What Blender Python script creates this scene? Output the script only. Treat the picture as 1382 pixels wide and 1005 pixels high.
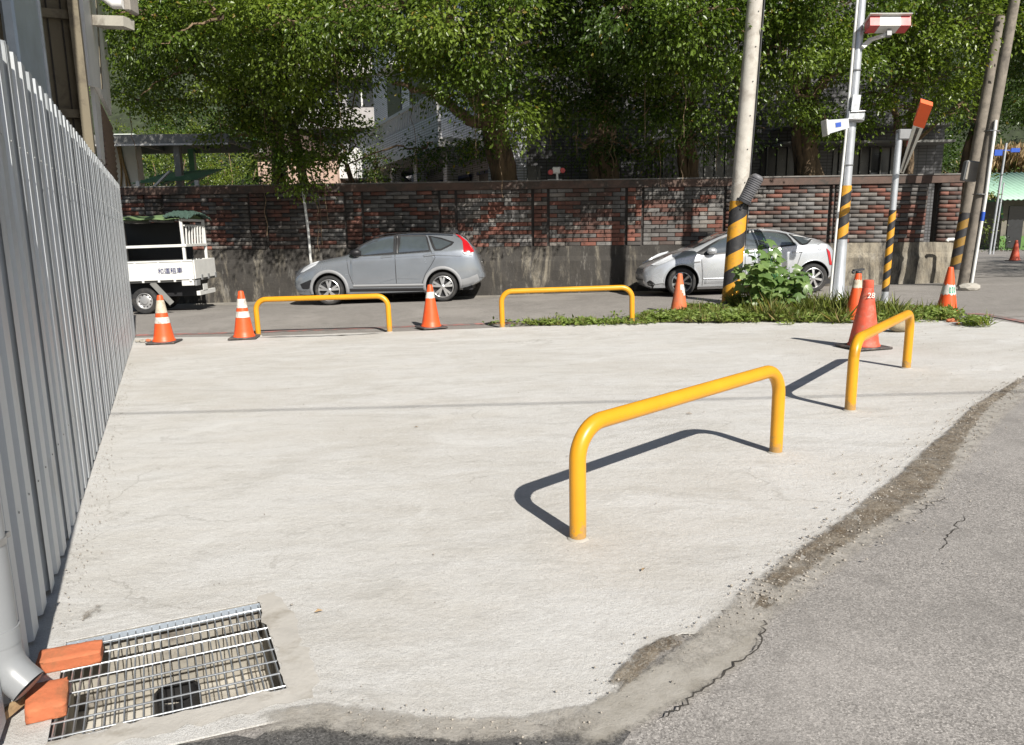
import bpy, bmesh, math, random
import numpy as np
from mathutils import Vector, Matrix
random.seed(7); RNG = np.random.default_rng(7)
for _o in list(bpy.data.objects): bpy.data.objects.remove(_o)
SC = bpy.context.scene; COL = SC.collection
PI = math.pi

# ------------------------------------------------------------------ camera, sky, sun, exposure
CAM_H = 1.65; PITCH = math.atan((502.5-312)/1000.0); ROLL = math.radians(0.7); SLOPE = 0.02
FW = np.array([0, math.cos(PITCH), -math.sin(PITCH)]); UP0 = np.array([0, math.sin(PITCH), math.cos(PITCH)]); RT0 = np.array([1.0, 0, 0])
RT = RT0*math.cos(ROLL)-UP0*math.sin(ROLL); UP = UP0*math.cos(ROLL)+RT0*math.sin(ROLL)
EYE = np.array([0, 0, CAM_H])
cd = bpy.data.cameras.new('camera'); cam = bpy.data.objects.new('camera', cd); COL.objects.link(cam)
cd.sensor_width = 36; cd.lens = 36*1000/1382.0; cd.clip_end = 600; cd.clip_start = 0.05
cam.matrix_world = Matrix(((RT[0], UP[0], -FW[0], EYE[0]), (RT[1], UP[1], -FW[1], EYE[1]), (RT[2], UP[2], -FW[2], EYE[2]), (0, 0, 0, 1)))
SC.camera = cam
SUN_EL = math.radians(38); SUN_XY = np.array([0.44, -0.898]); SUN_XY /= np.linalg.norm(SUN_XY)
w = bpy.data.worlds.new('World'); SC.world = w; w.use_nodes = True
nt = w.node_tree; bgn = nt.nodes['Background']
sky = nt.nodes.new('ShaderNodeTexSky'); sky.sky_type = 'NISHITA'; sky.sun_disc = False
sky.sun_elevation = SUN_EL; sky.sun_rotation = math.atan2(SUN_XY[0], SUN_XY[1]); sky.air_density = 1.0; sky.dust_density = 1.0
nt.links.new(sky.outputs[0], bgn.inputs[0]); bgn.inputs[1].default_value = 0.055
sl = bpy.data.lights.new('sun', 'SUN'); sl.energy = 5.0; sl.angle = math.radians(0.53); sl.color = (1.0, 0.95, 0.87)
so = bpy.data.objects.new('sun', sl); COL.objects.link(so)
sd = Vector((-SUN_XY[0]*math.cos(SUN_EL), -SUN_XY[1]*math.cos(SUN_EL), -math.sin(SUN_EL)))
so.rotation_euler = sd.to_track_quat('-Z', 'Y').to_euler(); so.location = (6, -12, 14)
vs = SC.view_settings; vs.view_transform = 'Standard'; vs.look = 'None'; vs.gamma = 1.0; vs.use_curve_mapping = False; vs.exposure = 0.52
SC.render.engine = 'CYCLES'
SC.cycles.max_bounces = 6; SC.cycles.diffuse_bounces = 3; SC.cycles.glossy_bounces = 3; SC.cycles.transmission_bounces = 3; SC.cycles.transparent_max_bounces = 6

# ------------------------------------------------------------------ geometry of the place
def bump(Y): return float(np.interp(Y, [13.4, 14.5, 15.5, 17.2, 19.0, 60], [0, .06, .11, .11, .04, .04]))
def plane(X): return SLOPE*max(-14.0, min(16.0, X))
def gz(X, Y): return plane(X)+bump(Y)
def ray(x, y): return FW+RT*((x-691)/1000.0)-UP*((y-502.5)/1000.0)
def W(x, y, Y):                       # the point of the place at depth Y that the photograph shows there
    d = ray(x, y); return EYE+d*(Y/d[1])
def G(x, y):                          # the point of the ground
    d = ray(x, y); t = 1.0
    for _ in range(60):
        P = EYE+d*t; z = gz(P[0], P[1]); t = t*(CAM_H-z)/max(1e-6, CAM_H-P[2]) if P[2] < CAM_H-1e-4 else t*2
    return EYE+d*t
FP = np.array([-2.14, 3.12]); FD = np.array([-.458, 1.0]); FD /= np.linalg.norm(FD); FN = np.array([FD[1], -FD[0]])   # fence line and its normal
FANG = math.atan2(FD[1], FD[0])

# ------------------------------------------------------------------ materials
MATS = {}
def nodes(m):
    m.use_nodes = True; t = m.node_tree; return t, t.nodes, t.links
def newmat(name):
    m = bpy.data.materials.new(name); t, n, l = nodes(m); MATS[name] = m
    return m, t, n, l, n['Principled BSDF']
def coords(n, l, world=False, rnd=True, scale=None):
    if world:
        g = n.new('ShaderNodeNewGeometry'); out = g.outputs['Position']
    else:
        g = n.new('ShaderNodeTexCoord'); out = g.outputs['Object']
        if rnd:
            oi = n.new('ShaderNodeObjectInfo'); mu = n.new('ShaderNodeVectorMath'); mu.operation = 'ADD'
            sc_ = n.new('ShaderNodeMath'); sc_.operation = 'MULTIPLY'; sc_.inputs[1].default_value = 37.0
            l.new(oi.outputs['Random'], sc_.inputs[0]); l.new(out, mu.inputs[0]); l.new(sc_.outputs[0], mu.inputs[1]); out = mu.outputs[0]
    if scale:
        mp = n.new('ShaderNodeMapping'); mp.inputs['Scale'].default_value = scale; l.new(out, mp.inputs[0]); out = mp.outputs[0]
    return out
def noise(n, l, co, s, detail=4, rough=.6, dist=0):
    x = n.new('ShaderNodeTexNoise'); x.inputs['Scale'].default_value = s; x.inputs['Detail'].default_value = detail
    x.inputs['Roughness'].default_value = rough; x.inputs['Distortion'].default_value = dist; l.new(co, x.inputs['Vector']); return x.outputs['Fac']
def voro(n, l, co, s, out='Color', feature='F1'):
    x = n.new('ShaderNodeTexVoronoi'); x.inputs['Scale'].default_value = s; x.feature = feature; l.new(co, x.inputs['Vector']); return x.outputs[out]
def ramp(n, l, fac, stops):
    r = n.new('ShaderNodeValToRGB'); e = r.color_ramp.elements
    while len(e) < len(stops): e.new(.5)
    for i, (p, c) in enumerate(stops):
        e[i].position = p; e[i].color = (*c, 1) if not isinstance(c, (int, float)) else (c, c, c, 1)
    l.new(fac, r.inputs[0]); return r.outputs[0]
def mix(n, l, fac, a, b, mode='MIX'):
    x = n.new('ShaderNodeMix'); x.data_type = 'RGBA'; x.blend_type = mode
    if isinstance(fac, (int, float)): x.inputs[0].default_value = fac
    else: l.new(fac, x.inputs[0])
    for i, v in ((6, a), (7, b)):
        if isinstance(v, tuple): x.inputs[i].default_value = (*v, 1)
        else: l.new(v, x.inputs[i])
    return x.outputs[2]
def bumpn(n, l, fac, strength, dist=.01, prev=None):
    b = n.new('ShaderNodeBump'); b.inputs['Strength'].default_value = strength; b.inputs['Distance'].default_value = dist
    l.new(fac, b.inputs['Height'])
    if prev: l.new(prev, b.inputs['Normal'])
    return b.outputs[0]
def attr(n, name):
    a = n.new('ShaderNodeAttribute'); a.attribute_name = name; return a
def mul(c, f): return tuple(min(1, v*f) for v in c)
def M(name, c, r=.6, m=0.0, var=.12, vsc=5, bmp=0, bs=60, c2=None, c2s=3, c2t=(.5, .65), world=False, coat=0, spec=.5, scale=None):
    mt, t, n, l, p = newmat(name); co = coords(n, l, world, scale=scale)
    a = noise(n, l, co, vsc, 6, .65)
    col = mix(n, l, ramp(n, l, a, [(.3, 0.), (.7, 1.)]), mul(c, 1-var), mul(c, 1+var))
    if c2:
        s = noise(n, l, co, c2s, 8, .7, .3); col = mix(n, l, ramp(n, l, s, [(c2t[0], 0.), (c2t[1], 1.)]), col, c2)
    l.new(col, p.inputs['Base Color']); p.inputs['Metallic'].default_value = m
    p.inputs['Specular IOR Level'].default_value = spec; p.inputs['Coat Weight'].default_value = coat; p.inputs['Coat Roughness'].default_value = .06
    rr = n.new('ShaderNodeMapRange'); rr.inputs[3].default_value = max(0, r-.1); rr.inputs[4].default_value = min(1, r+.1); l.new(a, rr.inputs[0]); l.new(rr.outputs[0], p.inputs['Roughness'])
    if bmp: l.new(bumpn(n, l, noise(n, l, co, bs, 5, .6), bmp), p.inputs['Normal'])
    return mt

# concrete slab, freshly trowelled
m, t, n, l, p = newmat('concrete_slab'); co = coords(n, l, True)
st = coords(n, l, True, scale=(.62, 1.7, 1))
big = noise(n, l, co, .55, 5, .6); streak = noise(n, l, st, 1.6, 7, .65, .6); fine = noise(n, l, co, 55, 4, .7); sand = noise(n, l, co, 210, 2, .6)
c = mix(n, l, ramp(n, l, big, [(.32, 0.), (.68, 1.)]), (.45, .43, .395), (.55, .53, .495))
c = mix(n, l, ramp(n, l, streak, [(.35, 0.), (.62, 1.)]), c, (.56, .55, .53), 'MIX')
c = mix(n, l, ramp(n, l, noise(n, l, st, 4.5, 6, .7, .8), [(.50, 0.), (.72, .65)]), c, (.40, .385, .36))
c = mix(n, l, ramp(n, l, noise(n, l, co, 2.3, 8, .7, 1.2), [(.56, 0.), (.66, .55)]), c, (.60, .59, .565))
c = mix(n, l, ramp(n, l, noise(n, l, co, .32, 5, .6, .4), [(.5, 0.), (.66, .5)]), c, (.42, .39, .34)); c = mix(n, l, ramp(n, l, noise(n, l, st, 1.1, 9, .75, 1.6), [(.54, 0.), (.62, .42), (.7, 0.)]), c, (.36, .345, .315)); c = mix(n, l, ramp(n, l, noise(n, l, co, 13, 8, .8, .5), [(.56, 0.), (.7, .5)]), c, (.37, .355, .33))
cr_ = n.new('ShaderNodeTexVoronoi'); cr_.feature = 'DISTANCE_TO_EDGE'; cr_.inputs['Scale'].default_value = .35; wv = n.new('ShaderNodeVectorMath'); wv.operation = 'ADD'; nz_ = n.new('ShaderNodeTexNoise'); nz_.inputs['Scale'].default_value = 1.7; nz_.inputs['Detail'].default_value = 9; l.new(co, nz_.inputs['Vector']); l.new(co, wv.inputs[0]); l.new(nz_.outputs['Color'], wv.inputs[1]); l.new(wv.outputs[0], cr_.inputs['Vector'])
cm = n.new('ShaderNodeMath'); cm.operation = 'MULTIPLY'; l.new(ramp(n, l, cr_.outputs['Distance'], [(.0012, 1.), (.003, 0.)]), cm.inputs[0]); l.new(ramp(n, l, noise(n, l, co, .7, 3), [(.5, 0.), (.58, .6)]), cm.inputs[1])
c = mix(n, l, cm.outputs[0], c, (.25, .235, .21))
c = mix(n, l, ramp(n, l, fine, [(.3, .8), (.7, 1.08)]), c, c, 'MIX')
c = mix(n, l, ramp(n, l, sand, [(.38, .6), (.52, 0.)]), c, (.33, .31, .28)); c = mix(n, l, ramp(n, l, noise(n, l, co, 38, 6, .8), [(.52, 0.), (.7, .5)]), c, (.64, .63, .61))
spk = voro(n, l, co, 9, 'Distance'); spk2 = noise(n, l, co, 2.2, 3)
sp = n.new('ShaderNodeMath'); sp.operation = 'MULTIPLY'; l.new(ramp(n, l, spk, [(.035, 1.), (.06, 0.)]), sp.inputs[0]); l.new(ramp(n, l, spk2, [(.5, 0.), (.6, .8)]), sp.inputs[1])
c = mix(n, l, sp.outputs[0], c, (.17, .15, .13))
wvt = n.new('ShaderNodeTexWave'); wvt.inputs['Scale'].default_value = .33; wvt.inputs['Distortion'].default_value = 9; wvt.inputs['Detail'].default_value = 5; wvt.inputs['Detail Scale'].default_value = .7; wvt.inputs['Detail Roughness'].default_value = .65
mpw = n.new('ShaderNodeMapping'); mpw.inputs['Rotation'].default_value = (0, 0, 1.15); l.new(co, mpw.inputs[0]); l.new(mpw.outputs[0], wvt.inputs['Vector'])
wm = n.new('ShaderNodeMath'); wm.operation = 'MULTIPLY'; l.new(ramp(n, l, wvt.outputs['Fac'], [(.9, 0.), (.985, 1.)]), wm.inputs[0]); l.new(ramp(n, l, noise(n, l, co, .6, 4), [(.48, 0.), (.66, .35)]), wm.inputs[1])
c = mix(n, l, wm.outputs[0], c, (.63, .62, .60))
wm2 = n.new('ShaderNodeMath'); wm2.operation = 'MULTIPLY'; l.new(ramp(n, l, wvt.outputs['Fac'], [(.0, 1.), (.06, 0.)]), wm2.inputs[0]); l.new(ramp(n, l, noise(n, l, co, .5, 4), [(.5, 0.), (.66, .28)]), wm2.inputs[1])
c = mix(n, l, wm2.outputs[0], c, (.33, .315, .285))

c = mix(n, l, 1.0, c, (1.0, 1.0, 1.0), 'MULTIPLY'); n[c.node.name].inputs[7].default_value = (1.07, 1.08, 1.09, 1)
l.new(c, p.inputs['Base Color']); p.inputs['Roughness'].default_value = .9; p.inputs['Specular IOR Level'].default_value = .25
b1 = bumpn(n, l, streak, .26, .02); b2 = bumpn(n, l, noise(n, l, co, 20, 8, .8), .75, .013, b1); b3 = bumpn(n, l, sand, .35, .004, b2); l.new(b3, p.inputs['Normal'])

def asphalt(name, dark, light, patch):
    m, t, n, l, p = newmat(name); co = coords(n, l, True)
    v = voro(n, l, co, 150, 'Color'); sep = n.new('ShaderNodeSeparateColor'); l.new(v, sep.inputs[0])
    v2 = noise(n, l, co, 320, 2, .7); big = noise(n, l, co, .8, 6, .6); mid = noise(n, l, co, 6, 5, .6)
    c = mix(n, l, ramp(n, l, sep.outputs[0], [(.0, 0.), (.35, .35), (.8, .6), (1., 1.)]), mul(dark, .75), mul(light, 1.25))
    c = mix(n, l, ramp(n, l, v2, [(.36, .9), (.5, 0.)]), c, mul(dark, .55))
    c = mix(n, l, ramp(n, l, big, [(.4, 0.), (.65, .35)]), c, patch); c = mix(n, l, ramp(n, l, noise(n, l, co, 1.6, 8, .7, .6), [(.5, 0.), (.7, .5)]), c, mul(dark, .72)); c = mix(n, l, ramp(n, l, noise(n, l, co, .45, 6, .6), [(.5, 0.), (.62, .4)]), c, mul(light, 1.05))
    c = mix(n, l, ramp(n, l, mid, [(.52, 0.), (.72, .35)]), c, mul(dark, .8))
    l.new(c, p.inputs['Base Color']); p.inputs['Roughness'].default_value = .88; p.inputs['Specular IOR Level'].default_value = .3
    b = bumpn(n, l, voro(n, l, co, 115, 'Distance'), .25, .004); b = bumpn(n, l, mid, .2, .01, b); l.new(b, p.inputs['Normal'])
    return m
asphalt('asphalt_near', (.20, .188, .176), (.40, .378, .356), (.28, .266, .25))
asphalt('asphalt_road', (.20, .187, .172), (.33, .309, .288), (.275, .256, .238))
asphalt('asphalt_patch', (.055, .054, .053), (.16, .155, .15), (.10, .098, .095))
M('ground_soil', (.12, .1, .075), .95, var=.4, vsc=2, bmp=.6, bs=8, world=True)
M('mortar', (.36, .34, .30), .9, var=.14, vsc=3, bmp=.5, bs=18, c2=(.27, .24, .2), c2s=2.5, c2t=(.5, .7), world=True)
M('red_paint', (.36, .15, .13), .8, var=.2, vsc=4, c2=(.17, .155, .145), c2s=5, c2t=(.42, .55), world=True)
M('gutter_concrete', (.27, .25, .22), .9, var=.18, vsc=3, bmp=.4, bs=20, c2=(.16, .15, .135), c2s=1.5, world=True)
# dirt with ragged edges (vertex attribute «edge» = 0 at the rim)
m, t, n, l, p = newmat('dirt'); co = coords(n, l, True); a = attr(n, 'edge')
c = mix(n, l, ramp(n, l, noise(n, l, co, 6, 6, .7), [(.35, 0.), (.65, 1.)]), (.13, .095, .06), (.33, .285, .225))
c = mix(n, l, ramp(n, l, noise(n, l, co, 90, 3, .7), [(.5, 0.), (.62, .8)]), c, (.38, .35, .3))
l.new(c, p.inputs['Base Color']); p.inputs['Roughness'].default_value = .95; p.inputs['Specular IOR Level'].default_value = .15
l.new(bumpn(n, l, noise(n, l, co, 45, 6, .75), .9, .02), p.inputs['Normal'])
ad = n.new('ShaderNodeMath'); ad.operation = 'ADD'; l.new(a.outputs['Fac'], ad.inputs[0]); l.new(noise(n, l, co, 9, 10, .85), ad.inputs[1])
gt = ramp(n, l, ad.outputs[0], [(.84, 0.), (1.0, .9)]); l.new(gt, p.inputs['Alpha'])

m, t, n, l, p = newmat('dust'); co = coords(n, l, True); a = attr(n, 'edge')
l.new(mix(n, l, ramp(n, l, noise(n, l, co, 8, 6, .7), [(.35, 0.), (.65, 1.)]), (.36, .335, .295), (.45, .425, .385)), p.inputs['Base Color']); p.inputs['Roughness'].default_value = .95
l.new(bumpn(n, l, noise(n, l, co, 70, 6, .75), .7, .01), p.inputs['Normal'])
ad = n.new('ShaderNodeMath'); ad.operation = 'ADD'; l.new(a.outputs['Fac'], ad.inputs[0]); l.new(noise(n, l, co, 11, 12, .88), ad.inputs[1]); l.new(ramp(n, l, ad.outputs[0], [(.80, 0.), (1.08, .9)]), p.inputs['Alpha'])
m, t, n, l, p = newmat('mortar_fade'); co = coords(n, l, True); a = attr(n, 'edge')
l.new(mix(n, l, ramp(n, l, noise(n, l, co, 5, 8, .7), [(.35, 0.), (.65, 1.)]), (.26, .24, .205), (.37, .35, .315)), p.inputs['Base Color']); p.inputs['Roughness'].default_value = .95
l.new(bumpn(n, l, noise(n, l, co, 40, 6, .75), .5, .01), p.inputs['Normal'])
ad = n.new('ShaderNodeMath'); ad.operation = 'ADD'; l.new(a.outputs['Fac'], ad.inputs[0]); l.new(noise(n, l, co, 7, 12, .8), ad.inputs[1]); l.new(ramp(n, l, ad.outputs[0], [(.66, 0.), (.86, 1.)]), p.inputs['Alpha'])
# brick faces: own colour in the attribute «tint», algae and soot stains on top
m, t, n, l, p = newmat('brick'); co = coords(n, l, True); a = attr(n, 'tint')
c = mix(n, l, ramp(n, l, noise(n, l, co, 30, 5, .7), [(.3, .72), (.7, 1.0)]), (.03, .028, .026), a.outputs['Color'])
soot = noise(n, l, co, .8, 8, .72, .5)
c = mix(n, l, ramp(n, l, soot, [(.36, .12), (.60, .82)]), c, (.042, .037, .033))
c = mix(n, l, ramp(n, l, noise(n, l, coords(n, l, True, scale=(1, 1, .25)), 5, 6, .7), [(.55, 0.), (.75, .7)]), c, (.05, .045, .038))
l.new(c, p.inputs['Base Color']); p.inputs['Roughness'].default_value = .85; l.new(bumpn(n, l, noise(n, l, co, 60, 5, .7), .5, .008), p.inputs['Normal'])
M('brick_joint', (.05, .045, .042), .95, var=.3, vsc=6, world=True)
M('coping', (.10, .065, .052), .85, var=.3, vsc=4, c2=(.05, .045, .04), c2s=2, world=True, bmp=.3, bs=30)
M('coping_top', (.17, .16, .15), .9, var=.3, vsc=4, c2=(.08, .075, .07), c2s=3, world=True)
# stained concrete plinth: black algae in runs, paler and tan towards the right end
m, t, n, l, p = newmat('plinth'); co = coords(n, l, True); run = coords(n, l, True, scale=(1, 1, .22))
c = mix(n, l, ramp(n, l, noise(n, l, co, 2.2, 6, .65), [(.3, 0.), (.7, 1.)]), (.24, .205, .15), (.34, .31, .25))
gx = n.new('ShaderNodeSeparateXYZ'); l.new(co, gx.inputs[0])
dry = n.new('ShaderNodeMapRange'); dry.inputs[1].default_value = 6.0; dry.inputs[2].default_value = 9.0; dry.inputs[3].default_value = 0.0; dry.inputs[4].default_value = .13; l.new(gx.outputs[0], dry.inputs[0])  # thins the black towards the right end
sm = n.new('ShaderNodeMath'); sm.operation = 'SUBTRACT'; l.new(noise(n, l, run, 1.9, 12, .8, .7), sm.inputs[0]); l.new(dry.outputs[0], sm.inputs[1])
c = mix(n, l, ramp(n, l, sm.outputs[0], [(.30, 0.), (.47, .95)]), c, (.028, .026, .025))
c = mix(n, l, ramp(n, l, noise(n, l, run, 6, 6, .7), [(.58, 0.), (.72, .55)]), c, (.30, .285, .26)); c = mix(n, l, ramp(n, l, noise(n, l, run, 9, 8, .75), [(.5, 0.), (.7, .6)]), c, (.07, .062, .052))
l.new(c, p.inputs['Base Color']); p.inputs['Roughness'].default_value = .9; l.new(bumpn(n, l, noise(n, l, co, 18, 7, .75), .6, .02), p.inputs['Normal'])

M('yellow_paint', (.64, .295, .012), .36, var=.08, vsc=3, spec=.5, c2=(.42, .21, .04), c2s=14, c2t=(.64, .72), bmp=.04, bs=30)
m = MATS['yellow_paint']; t, n, l = nodes(m); p = n['Principled BSDF']; co = coords(n, l); src = p.inputs['Base Color'].links[0].from_socket
tc_ = n.new('ShaderNodeTexCoord'); sz_ = n.new('ShaderNodeSeparateXYZ'); l.new(tc_.outputs['Object'], sz_.inputs[0]); mr_ = n.new('ShaderNodeMapRange'); mr_.inputs[1].default_value = 0; mr_.inputs[2].default_value = .16; mr_.inputs[3].default_value = .30; mr_.inputs[4].default_value = 0; l.new(sz_.outputs[2], mr_.inputs[0])
sa_ = n.new('ShaderNodeMath'); l.new(mr_.outputs[0], sa_.inputs[0]); l.new(noise(n, l, co, 22, 8, .75), sa_.inputs[1])
c = mix(n, l, ramp(n, l, sa_.outputs[0], [(.64, 0.), (.72, .75)]), src, (.30, .20, .09)); c = mix(n, l, ramp(n, l, noise(n, l, coords(n, l, scale=(6, 30, 30)), 1.6, 8, .8), [(.68, 0.), (.71, .85)]), c, (.50, .42, .30))
l.new(c, p.inputs['Base Color'])
M('fence_metal', (.49, .515, .535), .42, m=.1, var=.07, vsc=2, bmp=.03, bs=5, c2=(.40, .39, .36), c2s=1.6, c2t=(.56, .8), scale=(1, 1, .4))
M('pvc_grey', (.25, .26, .27), .35, var=.05, vsc=3)
M('pvc_white', (.66, .66, .64), .4, var=.08, vsc=3)
M('clamp_metal', (.35, .35, .35), .35, m=.8)
M('galvanised', (.46, .48, .50), .45, m=.75, var=.18, vsc=7, c2=(.25, .24, .22), c2s=4, c2t=(.55, .8))
M('galv_sheet', (.40, .455, .52), .4, m=.3, var=.12, vsc=5)
M('loose_brick', (.50, .15, .065), .85, var=.14, vsc=12, c2=(.32, .13, .06), c2s=6, bmp=.35, bs=45)
M('cream_paint', (.40, .38, .33), .75, var=.12, vsc=3, c2=(.2, .18, .15), c2s=2)
M('crack_dark', (.045, .04, .034), .95, var=.4, vsc=20, world=True)
M('border_concrete', (.44, .42, .385), .9, var=.1, vsc=5, bmp=.3, bs=30, world=True, c2=(.3, .275, .235), c2s=4)
M('wood', (.32, .22, .12), .8, var=.3, vsc=8, scale=(1, 8, 8))
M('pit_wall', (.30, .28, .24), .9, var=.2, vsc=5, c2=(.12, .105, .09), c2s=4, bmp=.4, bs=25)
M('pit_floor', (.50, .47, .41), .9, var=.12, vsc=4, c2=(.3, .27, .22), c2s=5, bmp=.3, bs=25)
M('black_hole', (.012, .012, .013), .6)
M('stone', (.30, .25, .17), .85, var=.25, vsc=14, bmp=.5, bs=25)
M('gravel', (.33, .30, .26), .9, var=.4, vsc=3, world=True)
M('cone_orange', (.72, .095, .022), .45, var=.09, vsc=7, c2=(.5, .09, .03), c2s=9, c2t=(.6, .75), bmp=.05, bs=20)
M('cone_faded', (.62, .15, .055), .6, var=.14, vsc=8, c2=(.45, .14, .08), c2s=6)
M('cone_worn', (.55, .082, .04), .6, var=.15, vsc=12, c2=(.42, .16, .11), c2s=14, c2t=(.5, .7))
M('cone_white', (.62, .6, .56), .5, var=.1, vsc=12, c2=(.36, .33, .28), c2s=10)
M('cone_cream', (.52, .46, .36), .6, var=.15, vsc=12, c2=(.36, .3, .22), c2s=10)
M('cone_base', (.06, .055, .055), .8, var=.3, vsc=12, c2=(.16, .12, .1), c2s=8)
M('sticker_green', (.05, .33, .22), .5); M('ink_blue', (.012, .02, .12), .6); M('ink_white', (.7, .68, .64), .6)
M('concrete_pole', (.46, .435, .39), .85, var=.12, vsc=5, bmp=.25, bs=40, c2=(.34, .31, .27), c2s=4)
M('pole_dark', (.20, .175, .145), .9, var=.25, vsc=5, bmp=.4, bs=30, c2=(.10, .088, .075), c2s=3)
M('stripe_yellow', (.65, .32, .02), .5, var=.12, vsc=8, c2=(.35, .2, .05), c2s=10, c2t=(.6, .75)); M('stripe_black', (.025, .025, .027), .5, var=.3, vsc=8)
M('steel_pole', (.50, .52, .55), .42, m=.45, var=.07, vsc=4, c2=(.34, .35, .37), c2s=8, c2t=(.6, .75))
M('dark_plastic', (.035, .036, .04), .5, var=.2); M('grey_plastic', (.22, .225, .23), .5, var=.1); M('rib_plastic', (.13, .13, .14), .5, var=.15)
M('white_paint', (.66, .66, .64), .45, var=.06, vsc=5, c2=(.42, .4, .36), c2s=7, c2t=(.62, .8)); M('red_gloss', (.5, .06, .06), .45); M('screw_metal', (.34, .34, .33), .6, m=.2)
M('arm_orange', (.80, .11, .02), .5, var=.06); M('sign_blue', (.02, .08, .42), .45)
M('tarp_green', (.13, .20, .085), .7, var=.15, vsc=8, bmp=.3, bs=20); M('net_dark', (.04, .075, .06), .85, var=.4, vsc=30)
M('tyre', (.022, .022, .023), .8, var=.25, vsc=12, c2=(.05, .047, .043), c2s=8); M('rim_silver', (.58, .58, .58), .3, m=.75, var=.05); M('steel_wheel', (.42, .42, .42), .4, m=.5)
M('car_black', (.014, .014, .016), .5, var=.2); M('car_trim', (.02, .02, .022), .35); M('chrome', (.7, .7, .7), .15, m=1.0, var=.02)
M('glass', (.13, .155, .175), .035, m=.55, var=.1, spec=1.0, coat=1.0); M('lamp_red', (.42, .012, .018), .15, coat=.8, var=.05); M('lamp_clear', (.55, .57, .6), .12, coat=.8, var=.15, vsc=30)
def paint(name, c, metal, rough):
    mt = M(name, c, rough, m=metal, var=.03, vsc=2, coat=.9); return mt
paint('paint_grey', (.30, .325, .36), .58, .25); paint('paint_silver', (.52, .54, .57), .45, .28); M('cladding', (.24, .245, .255), .55, var=.05)
M('wall_beige', (.17, .145, .10), .8, var=.12, vsc=3, c2=(.08, .065, .048), c2s=2); M('panel_white', (.62, .615, .60), .55, var=.05, vsc=3, c2=(.45, .43, .39), c2s=2, c2t=(.6, .8))
M('louvre_brown', (.16, .11, .085), .7, var=.2, vsc=6); M('roof_green', (.10, .30, .13), .6, var=.12, vsc=4); M('roof_mint', (.30, .47, .36), .55, var=.1, vsc=4)
M('steel_grey', (.20, .2, .19), .6, var=.15); M('frame_green', (.06, .2, .1), .5, var=.15); M('hut_wall', (.16, .15, .12), .85, var=.2, vsc=4); M('hut_band', (.10, .2, .05), .8, var=.2)
M('render_pink', (.48, .34, .27), .85, var=.1, vsc=3); M('dark_glass', (.02, .022, .025), .3, var=.1, spec=.8); M('blue_frame', (.05, .08, .2), .5)
def tiles(name, a_, b_, joint, w_, h_):
    m, t, n, l, p = newmat(name); tc = n.new('ShaderNodeTexCoord'); mp = n.new('ShaderNodeMapping'); mp.inputs['Rotation'].default_value = (math.radians(90), 0, 0); 
    sx = n.new('ShaderNodeSeparateXYZ'); l.new(tc.outputs['Object'], sx.inputs[0]); s2 = n.new('ShaderNodeMath'); l.new(sx.outputs[0], s2.inputs[0]); l.new(sx.outputs[1], s2.inputs[1])
    cx = n.new('ShaderNodeCombineXYZ'); l.new(s2.outputs[0], cx.inputs[0]); l.new(sx.outputs[2], cx.inputs[1])
    b = n.new('ShaderNodeTexBrick'); b.inputs['Scale'].default_value = 1; b.inputs['Brick Width'].default_value = w_; b.inputs['Row Height'].default_value = h_; b.inputs['Mortar Size'].default_value = .012
    b.offset = 0.0; b.inputs['Color1'].default_value = (*a_, 1); b.inputs['Color2'].default_value = (*b_, 1); b.inputs['Mortar'].default_value = (*joint, 1); l.new(cx.outputs[0], b.inputs['Vector'])
    l.new(b.outputs['Color'], p.inputs['Base Color']); p.inputs['Roughness'].default_value = .4
    l.new(bumpn(n, l, b.outputs['Fac'], -.4, .01), p.inputs['Normal']); return m
tiles('tile_far', (.36, .35, .36), (.32, .31, .32), (.15, .15, .15), .24, .075); M('far_band', (.40, .38, .37), .8, var=.15)
tiles('tile_white', (.74, .75, .79), (.68, .69, .73), (.3, .3, .31), .24, .075); tiles('tile_shaded', (.11, .11, .115), (.085, .085, .09), (.03, .03, .03), .24, .09)  # second tile has the deep shade of the trees put into its colour
M('bark', (.20, .14, .085), .95, var=.35, vsc=7, bmp=.9, bs=14, c2=(.07, .052, .035), c2s=4, scale=(1, 1, .3))
M('hill_soil', (.03, .04, .018), 1.0, var=.5, vsc=1.5, world=True, bmp=.8, bs=3)
def leafmat(name, rough=.34, trans=.3, tcol=(1.5, 1.6, .5)):
    m, t, n, l, p = newmat(name); a = attr(n, 'tint'); l.new(a.outputs['Color'], p.inputs['Base Color']); p.inputs['Roughness'].default_value = rough; p.inputs['Specular IOR Level'].default_value = .4
    tr = n.new('ShaderNodeBsdfTranslucent'); l.new(mix(n, l, 1.0, a.outputs['Color'], tcol, 'MULTIPLY'), tr.inputs[0])
    ms = n.new('ShaderNodeMixShader'); ms.inputs[0].default_value = trans; l.new(p.outputs[0], ms.inputs[1]); l.new(tr.outputs[0], ms.inputs[2])
    l.new(ms.outputs[0], n['Material Output'].inputs[0]); return m
leafmat('leaf'); leafmat('grass_leaf', .55, .3); leafmat('reed', .8, .3, (1.2, 1.1, .8))

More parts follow.
